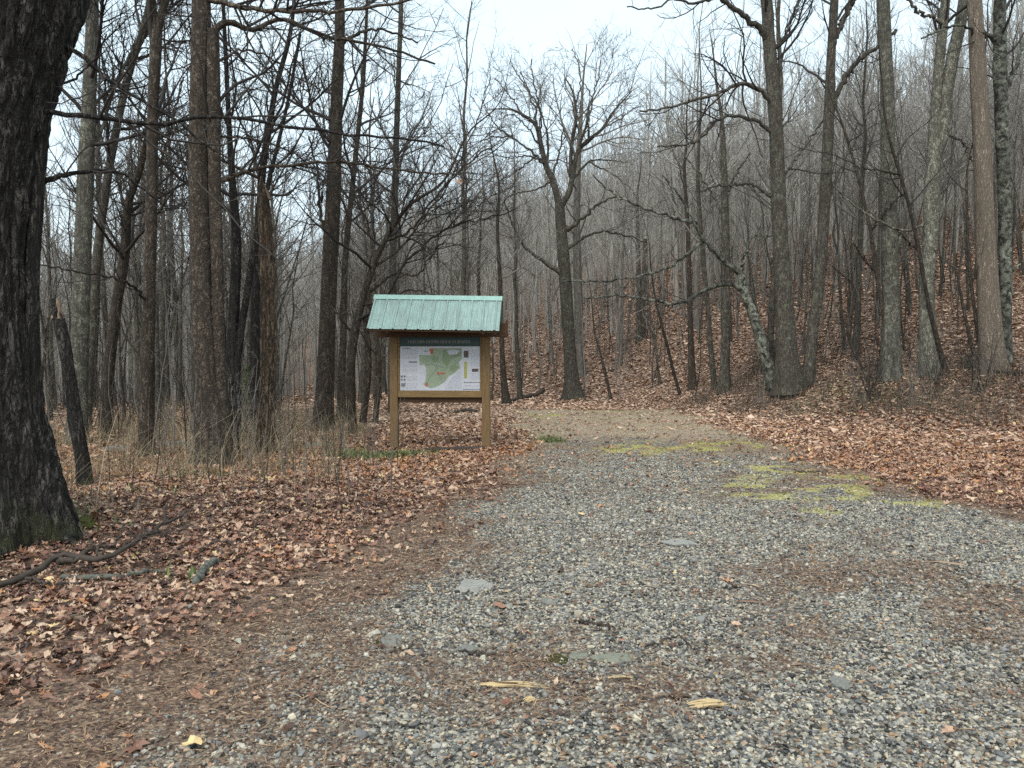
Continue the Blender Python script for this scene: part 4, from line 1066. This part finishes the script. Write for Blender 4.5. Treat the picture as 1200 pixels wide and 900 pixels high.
for pts_ in ([(500, 449), (504, 440), (510, 434), (512, 426), (518, 420), (524, 413)], [(497, 428), (505, 426), (512, 428), (522, 431), (532, 428), (539, 421)], [(512, 428), (514, 438), (518, 446)]):
    for (a0, b0), (a1, b1) in zip(pts_[:-1], pts_[1:]):
        for t in np.linspace(0, 1, 6, endpoint=False):
            xx_, yy_ = a0 + (a1 - a0) * t, b0 + (b1 - b0) * t; trl.append((xx_, yy_, xx_ + .8, yy_ + .55))
sheet('trail_lines', trl, 'ink', -.0385, th=.001)
poly('map', [(524, 411), (532, 409.5), (540, 411), (536, 415), (527, 416)], 'ink_pale', -.0405)
poly('map', [(493.5, 428), (498, 427), (500, 433), (497, 438), (493, 436)], 'paper', -.0355)
poly('map', [(528, 431), (534, 428), (538, 430), (532, 435), (527, 435)], 'map_dark', -.0365)
poly('map', [(506, 418), (515, 418), (513, 424), (507, 425)], 'map_dark', -.0365)
sheet('symbol', [(469.6, 440, 472, 442.5), (473, 440, 475.2, 442), (469.8, 444, 471.8, 446), (473, 443.4, 475, 446.2), (470, 449, 475, 453)], 'ink', -.0335)

# roof: ribbed sheet on both slopes
ridge_z = kz(349.5) + .02; ez = CAMH + (HOR - 386.5) / F * 13.85 - kz0; ey = .66; x0r, x1r = -1.22, 1.175
xs_, zs_ = [], []
x = x0r; rib = .2286
while x < x1r - 1e-6:
    for dx, dz in ((0, 0), (.012, .019), (.034, .019), (.046, 0), (.1, 0), (.106, .004), (.118, .004), (.124, 0), (.165, 0), (.171, .004), (.183, .004), (.189, 0)):
        if x + dx < x1r: xs_.append(x + dx); zs_.append(dz)
    x += rib
xs_.append(x1r); zs_.append(0)
xs_, zs_ = np.array(xs_), np.array(zs_)
tilt = math.radians(-1.05)


def slope(sgn):
    nrmv = np.array([0, sgn * (ridge_z - ez), ey]); nrmv /= np.linalg.norm(nrmv)
    rows = []
    for t in np.linspace(0, 1, 4):
        base = np.stack([xs_ , np.full_like(xs_, sgn * ey * t), np.full_like(xs_, ridge_z - (ridge_z - ez) * t)], 1)
        rows.append(base + zs_[:, None] * nrmv)
    top = np.array(rows); bot = top - nrmv * .0035
    n_ = len(xs_); V = np.concatenate([top.reshape(-1, 3), bot.reshape(-1, 3)]); f = []
    for i in range(3):
        for k in range(n_ - 1):
            a0 = i * n_ + k; f.append((a0, a0 + 1, a0 + n_ + 1, a0 + n_)); b0 = a0 + 4 * n_; f.append((b0, b0 + n_, b0 + n_ + 1, b0 + 1))
    for k in range(n_ - 1):
        f.append((3 * n_ + k, 3 * n_ + k + 1, 7 * n_ + k + 1, 7 * n_ + k))
    V[:, 2] += V[:, 0] * math.tan(tilt)
    return V, np.array(f)


for sgn in (-1, 1):
    V, f = slope(sgn); mk('roof_panel', V, f, M['roof'], kio, False)
# ridge cap
a_ = Acc(); sl = (ridge_z - ez) / ey; prof = [(-.085, -.085 * sl + .026), (-.012, .03), (.012, .03), (.085, -.085 * sl + .026), (.085, -.085 * sl + .022), (.0, .022), (-.085, -.085 * sl + .022)]
V = np.array([(x, p[0], ridge_z + p[1] + (x * math.tan(tilt))) for x in (x0r - .012, x1r + .012) for p in prof]); n_ = len(prof)
mk('ridge_cap', V, [np.array([(k, (k + 1) % n_, n_ + (k + 1) % n_, n_ + k) for k in range(n_)]), np.array([list(range(n_))[::-1], list(range(n_, 2 * n_))])], M['trim'], kio, False)
# rafters and gable trim
for nm, xx, w, mt in (('rafter', x0r + .08, .04, 'timber_dark'), ('rafter', LX, .045, 'timber_dark'), ('rafter', RX, .045, 'timber_dark'), ('rafter', x1r - .08, .04, 'timber_dark')):
    a_ = Acc()
    for sgn in (-1, 1):
        y1_ = sgn * ey * .93; V, f = box(xx - w / 2, xx + w / 2, 0, 1, 0, 1)
        zt0, zt1 = ridge_z - .012, ridge_z - (ridge_z - ez) * .93 - .012
        V2 = V.copy()
        for k in range(8):
            end = V[k, 1] > .5; top_ = V[k, 2] > .5
            V2[k, 1] = y1_ if end else sgn * .004; V2[k, 2] = (zt1 if end else zt0) - (0 if top_ else .095) + V[k, 0] * math.tan(tilt)
        a_.add(V2, f if sgn > 0 else f[:, ::-1])
    a_.build(nm, M[mt], kio, smooth=False)
a_ = Acc()
for sgn in (-1, 1):
    a_.add(*box(x0r + .03, x1r - .03, sgn * (ey * .935) - .014, sgn * (ey * .935) + .014, ez - .035, ez + .005))
V, fs = a_.out(); V[:, 2] += V[:, 0] * math.tan(tilt); mk('eave_board', V, fs, M['timber_dark'], kio, False)
# screws of the ridge cap / sheet
a_ = Acc()
for k in range(11):
    x = x0r + .023 + k * rib
    for t in (.16, .93):
        if x < x1r: a_.add(*box(x - .008 + .05, x + .008 + .05, -ey * t - .008, -ey * t + .004, ridge_z - (ridge_z - ez) * t, ridge_z - (ridge_z - ez) * t + .012 ))
V, fs = a_.out(); V[:, 2] += V[:, 0] * math.tan(tilt); mk('roof_screws', V, fs, M['trim'], kio, False)

# weathered timber lying at the kiosk's foot
p0, p1 = hit(498, 530), hit(568, 527.5); d = p1 - p0
a_ = Acc(); c_ = resample(np.array([p0 + [0, 0, .03], (p0 + p1) / 2 + [0, 0, .035], p1 + [0, 0, .03]]), 10); a_.tubes(c_[None] - p0, np.full((1, 10), .05), 8, .1)
tag(a_.build('landscape_timber', M['stick'], None, loc=tuple(p0)), 'weathered dark edging timber lying in front of the kiosk posts', 'timber')


# ------------------------------------------------------------------ things lying about
def lying(name, label, cat, strands, mat, group=None, sides=9, seedj=.14, lift=.0, twiggy=0):
    """strands: lists of (px, py, width px, lift m) following the ground"""
    a_ = Acc(); org = None
    for sd_ in strands:
        pp = []
        for (px, py, w, lf) in sd_:
            # lifted points keep the distance of the ground under them
            h_ = hit(px, py + (lf * F / 6.5 if lf > .15 else 0)); q_ = P(px, py, h_[1]) if lf > .15 else h_ + np.array([0, 0, lf])
            pp.append([*q_, max(w, .8) / 2 / F * h_[1]])
        c_ = resample(np.array(pp), 22); c_[1:-1, :3] += rng.normal(0, .008, (20, 3)); c_[:, 2] += lift; c_ = np.vstack([c_[:1], c_, c_[-1:]]); c_[0, :3] -= (c_[3, :3] - c_[1, :3]) * .02; c_[-1, :3] += (c_[-2, :3] - c_[-4, :3]) * .02; c_[0, 3] = c_[-1, 3] = .0008
        if org is None: org = c_[0, :3].copy()
        a_.tubes(c_[None, :, :3] - org, c_[None, :, 3], sides, seedj)
        if twiggy: twigs(a_, c_[None, 1:-1, :3] - org, c_[None, 1:-1, 3] * .5, twiggy, .002, 2, .05, .3, .5)
    return tag(a_.build(name, M[mat], None, loc=tuple(org)), label, cat, group)


lying('fallen_branch', 'long forked dark branch fallen at the foot of the massive oak', 'branch',
      [[(-30, 702, 9, .05), (30, 687, 8, .07), (75, 670, 7.5, .12), (120, 655, 6.5, .2), (170, 627, 5, .26), (200, 609, 4, .3), (218, 598, 2, .3)],
       [(70, 673, 8, .1), (90, 655, 6, .18), (105, 645, 5, .2), (132, 640, 3, .2)], [(132, 640, 3, .2), (140, 628, 2, .22), (146, 615, 1.5, .25)], [(30, 687, 4, .06), (62, 693, 3, .05), (100, 690, 2, .04)], [(120, 655, 3, .2), (112, 640, 2.5, .24), (98, 625, 1.6, .3), (92, 612, 1.2, .32)], [(170, 627, 3, .26), (190, 624, 2.2, .26), (212, 626, 1.4, .25)], [(195, 612, 2.5, .28), (193, 598, 2, .32), (197, 588, 1.2, .34)]], 'stick', twiggy=1.6)
lying('fallen_branch', 'shorter lichen-grey branch lying under the long forked branch', 'branch', [[(72, 684, 7, .03), (110, 682, 7, .03), (150, 680, 6, .03), (180, 673, 4, .02), (205, 674, 2, .02)]], 'stick_lichen')
lying('branch_chunk', 'short thick lichen-crusted branch chunk lying in the leaves', 'branch', [[(230, 690, 9, .03), (238, 678, 10, .04), (247, 668, 9, .05), (256, 663, 6, .04)]], 'stick_lichen')
lying('fallen_branch', 'thin curved twig arching over the leaves above the lichen-crusted chunk', 'twig', [[(232, 652, 2.5, .02), (250, 644, 3, .05), (268, 643, 2.5, .05), (280, 650, 2, .02)]], 'stick')
lying('fallen_log', 'dark fallen log lying on the leaves left of the lone oak', 'log', [[(592, 473, 4, .05), (610, 469, 5, .07), (630, 464, 6, .08), (636, 460, 6, .12)]], 'stick')
lying('fallen_log', 'small dark log seen under the kiosk board', 'log', [[(533, 486, 5, .05), (545, 484, 6, .06), (558, 484, 5, .05)]], 'stick')
lying('fallen_branch', 'long thin pole fallen at the top of the right bank below the pale trunk', 'branch', [[(1128, 425, 3, .1), (1155, 437, 3, .1), (1185, 441, 3, .1), (1215, 440, 3, .1)]], 'stick')
for k, (lab, pts_) in enumerate((('dark stick with a kink lying on the gravel just left of the green moss tuft', [(537, 767, 3, .012), (560, 770, 3.5, .014), (580, 770, 3.5, .012), (603, 767, 2.5, .012)]),
                                 ('reddish brown flat stick lying on mid gravel above the other sticks', [(672, 731, 3, .012), (690, 733, 4, .012), (715, 737, 4, .012)]),
                                 ('long thin twig lying on gravel, right of the moss-edged flat stone', [(748, 760, 2.5, .012), (770, 756, 3, .012), (795, 751, 2.5, .012), (818, 766, 1.5, .012)]),
                                 ('short dark twig by the moss-tufted stone', [(457, 768, 2, .012), (470, 765, 2.5, .012), (484, 761, 2, .012)]),
                                 ('short dark twig lying alone in the middle of the gravel road', [(848, 691, 2, .01), (858, 690, 2.5, .01), (868, 689, 2, .01)]),
                                 ('thin twig lying near the yellow moss at the right road edge', [(930, 555, 1.6, .02), (950, 554, 1.8, .02), (975, 556, 1.4, .02)]))):
    lying('stick', lab, 'stick', [pts_], 'stick')

_R = [k for k in range(30)]


def rock(name, label, px, py, wpx, hpx, mat, cat='stone', flat=.45, yaw=0, moss=False):
    h_ = hit(px, py); sx_ = wpx / 2 / F * h_[1]; r_ = np.random.default_rng(int(px * 7 + py))
    import bmesh
    bm = bmesh.new(); bmesh.ops.create_icosphere(bm, subdivisions=3, radius=1)
    k1 = r_.uniform(0, 6, 6)
    for v in bm.verts:
        c_ = v.co; n_ = .16 * math.sin(3 * c_.x + k1[0]) + .14 * math.sin(4 * c_.y + k1[1] + 2 * c_.x) + .1 * math.sin(5 * c_.z + k1[2]) + .07 * math.sin(9 * c_.x + 7 * c_.y + k1[3]) + .05 * math.sin(17 * c_.x + k1[4]) * math.sin(15 * c_.y + k1[5])
        v.co = c_ * (1 + n_)
        v.co.z = max(min(v.co.z, .55 + .12 * math.sin(6 * c_.x + k1[4]) + .08 * math.sin(11 * c_.y + k1[5])), -.6)
    me = bpy.data.meshes.new(name); bm.to_mesh(me); bm.free(); me.materials.append(M[mat])
    o = bpy.data.objects.new(name, me); col.objects.link(o); depth = max(sx_ * .6, hpx / F * h_[1] * h_[1] / CAMH * .5)
    o.scale = (sx_, min(depth, sx_ * 1.3), sx_ * flat); o.location = h_ + np.array([0, 0, sx_ * flat * .12]); o.rotation_euler = (0, 0, yaw)
    return tag(o, label, cat)


rock('flat_stone', 'pale grey flat stone embedded at the left side of the gravel road', 557, 688, 42, 12, 'rock_pale', flat=.28)
rock('flat_stone', 'long pale flat stone flush with the road beyond the other stones', 797, 638, 46, 5, 'rock_pale', flat=.2)
rock('flat_stone', 'greenish grey slab with mossy edge right of the bright moss tuft', 718, 773, 42, 9, 'rock_moss', flat=.25)
rock('flat_stone', 'small pale grey stone right of centre behind the reddish stick', 643, 707, 20, 9, 'rock_grey', flat=.35)
rock('flat_stone', 'beige stone with a moss tuft on the left part of the gravel', 456, 753, 30, 12, 'rock_grey', flat=.35)
rock('flat_stone', 'grey stone beside the kinked dark stick', 548, 762, 24, 10, 'rock_grey', flat=.35)
rock('flat_stone', 'pale mossy stone under the bright moss tuft', 676, 770, 34, 9, 'rock_moss', flat=.22)
rock('dark_stone', 'dark rounded stone on the near right gravel', 983, 805, 24, 13, 'rock_grey', flat=.6)
rock('boulder', 'lichen grey boulder by the foot of the straight brown tree', 372, 524, 22, 10, 'rock_grey', 'boulder', .6)
rock('boulder', 'grey boulder in the brush left of the twin-stemmed tree', 207, 524, 36, 12, 'rock_grey', 'boulder', .5)
rock('boulder', 'small grey boulder in the brush between the forked brown tree and the stump', 138, 528, 26, 12, 'rock_grey', 'boulder', .6)
rock('moss_cushion', 'yellow-green moss cushion at the right foot of the massive oak', 96, 616, 36, 22, 'moss', 'moss', .6)
rock('moss_tuft', 'bright green moss tuft on gravel between the sticks', 655, 774, 30, 9, 'moss', 'moss', .3)
rock('moss_tuft', 'small moss tuft against the beige stone', 444, 755, 11, 8, 'moss', 'moss', .6)


def chip(name, label, px, py, w, d_, yaw, mat, cat):
    h_ = hit(px, py); L = w / 2 / F * h_[1]; a_ = Acc()
    for k in range(9):
        y0 = (k - 4) / 4 * d_; l0 = -L * random.uniform(.45, 1); l1 = L * random.uniform(.45, 1)
        q = resample(np.array([[l0, y0, .008], [(l0 + l1) / 2, y0 + random.uniform(-.008, .008), random.uniform(.012, .02)], [l1, y0 + random.uniform(-.008, .008), .008]]), 6)
        a_.tubes(q[None], np.array([[.003, d_ * .22, d_ * .2, d_ * .22, d_ * .18, .002]]), 5, .12)
    o = a_.build(name, M[mat], None, smooth=False, loc=tuple(h_)); o.rotation_euler = (0, 0, yaw); return tag(o, label, cat)


chip('wood_chip', 'long splintered yellow wood strip on the near gravel', 600, 807, 92, .022, -.06, 'wood_pale', 'wood chip')
chip('wood_chip', 'chunky splintered yellow wood piece right of the long yellow strip', 828, 829, 56, .03, .1, 'wood_pale', 'wood chip')
chip('wood_chip', 'small yellow wood scrap just below the long yellow strip', 622, 823, 18, .02, .3, 'wood_pale', 'wood chip')
chip('wood_chip', 'thin yellow wood sliver between the two larger yellow pieces', 727, 798, 32, .008, 0, 'wood_pale', 'wood chip')
chip('bark_chip', 'pinkish brown bark flake left of the chunky yellow wood piece', 796, 819, 26, .022, .4, 'wood_red', 'bark chip')


def one_leaf(label, p, size, rv, rot, cat='leaf'):
    V = leafP[3] * size; o = mk('leaf', V, leafF, M['leaf'], None, False, {'rnd': ('FACE', np.full(len(leafF), rv))}, loc=tuple(p)); o.rotation_euler = rot
    return tag(o, label, cat)


one_leaf('pale yellow leaf lying on the near gravel at the bottom left', hit(226, 881) + [0, 0, .03], .05, 1.0, (.1, .1, .4))
lp_ = P(538, 213, 11.9)
one_leaf('single orange leaf still hanging from the long limb above the kiosk', lp_, .07, .7, (1.2, .3, .5))

# ------------------------------------------------------------------ light, sky, camera
SUN_EL, SUN_AZ = math.radians(52), math.radians(200)
w = bpy.data.worlds.new('World'); scene.world = w; w.use_nodes = True
N_ = N(w.node_tree); wn = w.node_tree.nodes; bg = wn['Background']; out = wn['World Output']
sky = N_.n('ShaderNodeTexSky'); sky.sky_type = 'NISHITA'; sky.sun_disc = False; sky.sun_elevation = SUN_EL; sky.sun_rotation = SUN_AZ
sky.air_density = 1.0; sky.dust_density = 4.0; sky.ozone_density = 2.0
hs = N_.n('ShaderNodeHueSaturation', Saturation=.35, Color=sky.outputs[0])
N_.l(hs.outputs[0], bg.inputs['Color']); bg.inputs['Strength'].default_value = .05
tc = N_.n('ShaderNodeTexCoord'); cl = N_.noise(tc.outputs['Generated'], 2.2, 5, .55)
clc = N_.ramp(cl, [(.3, (.535, .70, .79)), (.7, (.67, .825, .885))])
bg2 = N_.n('ShaderNodeBackground', Color=clc, Strength=.70)
ad = N_.n('ShaderNodeAddShader'); N_.l(bg.outputs[0], ad.inputs[0]); N_.l(bg2.outputs[0], ad.inputs[1]); N_.l(ad.outputs[0], out.inputs['Surface'])
sl_ = bpy.data.lights.new('sun', 'SUN'); sl_.energy = 1.5; sl_.angle = math.radians(40); sl_.color = (1, .97, .92)
so = bpy.data.objects.new('sun', sl_); col.objects.link(so)
# direction towards the sun: Nishita rotation is measured from +Y towards +X
sd = np.array([math.sin(SUN_AZ) * math.cos(SUN_EL), math.cos(SUN_AZ) * math.cos(SUN_EL), math.sin(SUN_EL)])
from mathutils import Vector
so.rotation_euler = Vector((-sd[0], -sd[1], -sd[2])).to_track_quat('-Z', 'Y').to_euler()

cam = bpy.data.cameras.new('camera'); cam.sensor_width = 36; cam.lens = F / 1200 * 36; cam.clip_end = 2000; cam.clip_start = .05
co = bpy.data.objects.new('camera', cam); col.objects.link(co); co.location = (0, 0, CAMH); co.rotation_euler = (math.pi / 2 - PITCH, 0, 0)
scene.camera = co
scene.view_settings.view_transform = 'Standard'; scene.view_settings.look = 'None'; scene.view_settings.gamma = 1; scene.view_settings.exposure = .82
scene.cycles.max_bounces = 6; scene.cycles.diffuse_bounces = 4; scene.cycles.use_denoising = False

# thin mist: one closed box of even air round the whole scene
HZ = 0
if HZ:
    V, f = box(-262, 262, -42, 342, -6, 62)
    hm = bpy.data.materials.new('haze_air'); hm.use_nodes = True; nt = hm.node_tree; nt.nodes.clear()
    o_ = nt.nodes.new('ShaderNodeOutputMaterial'); v_ = nt.nodes.new('ShaderNodeVolumePrincipled')
    v_.inputs['Color'].default_value = (.97, .985, 1, 1); v_.inputs['Density'].default_value = HZ; v_.inputs['Anisotropy'].default_value = .5
    nt.links.new(v_.outputs[0], o_.inputs['Volume'])
    hz = mk('haze', V, f, hm, None, False); hz['kind'] = 'stuff'
    scene.cycles.volume_bounces = 1
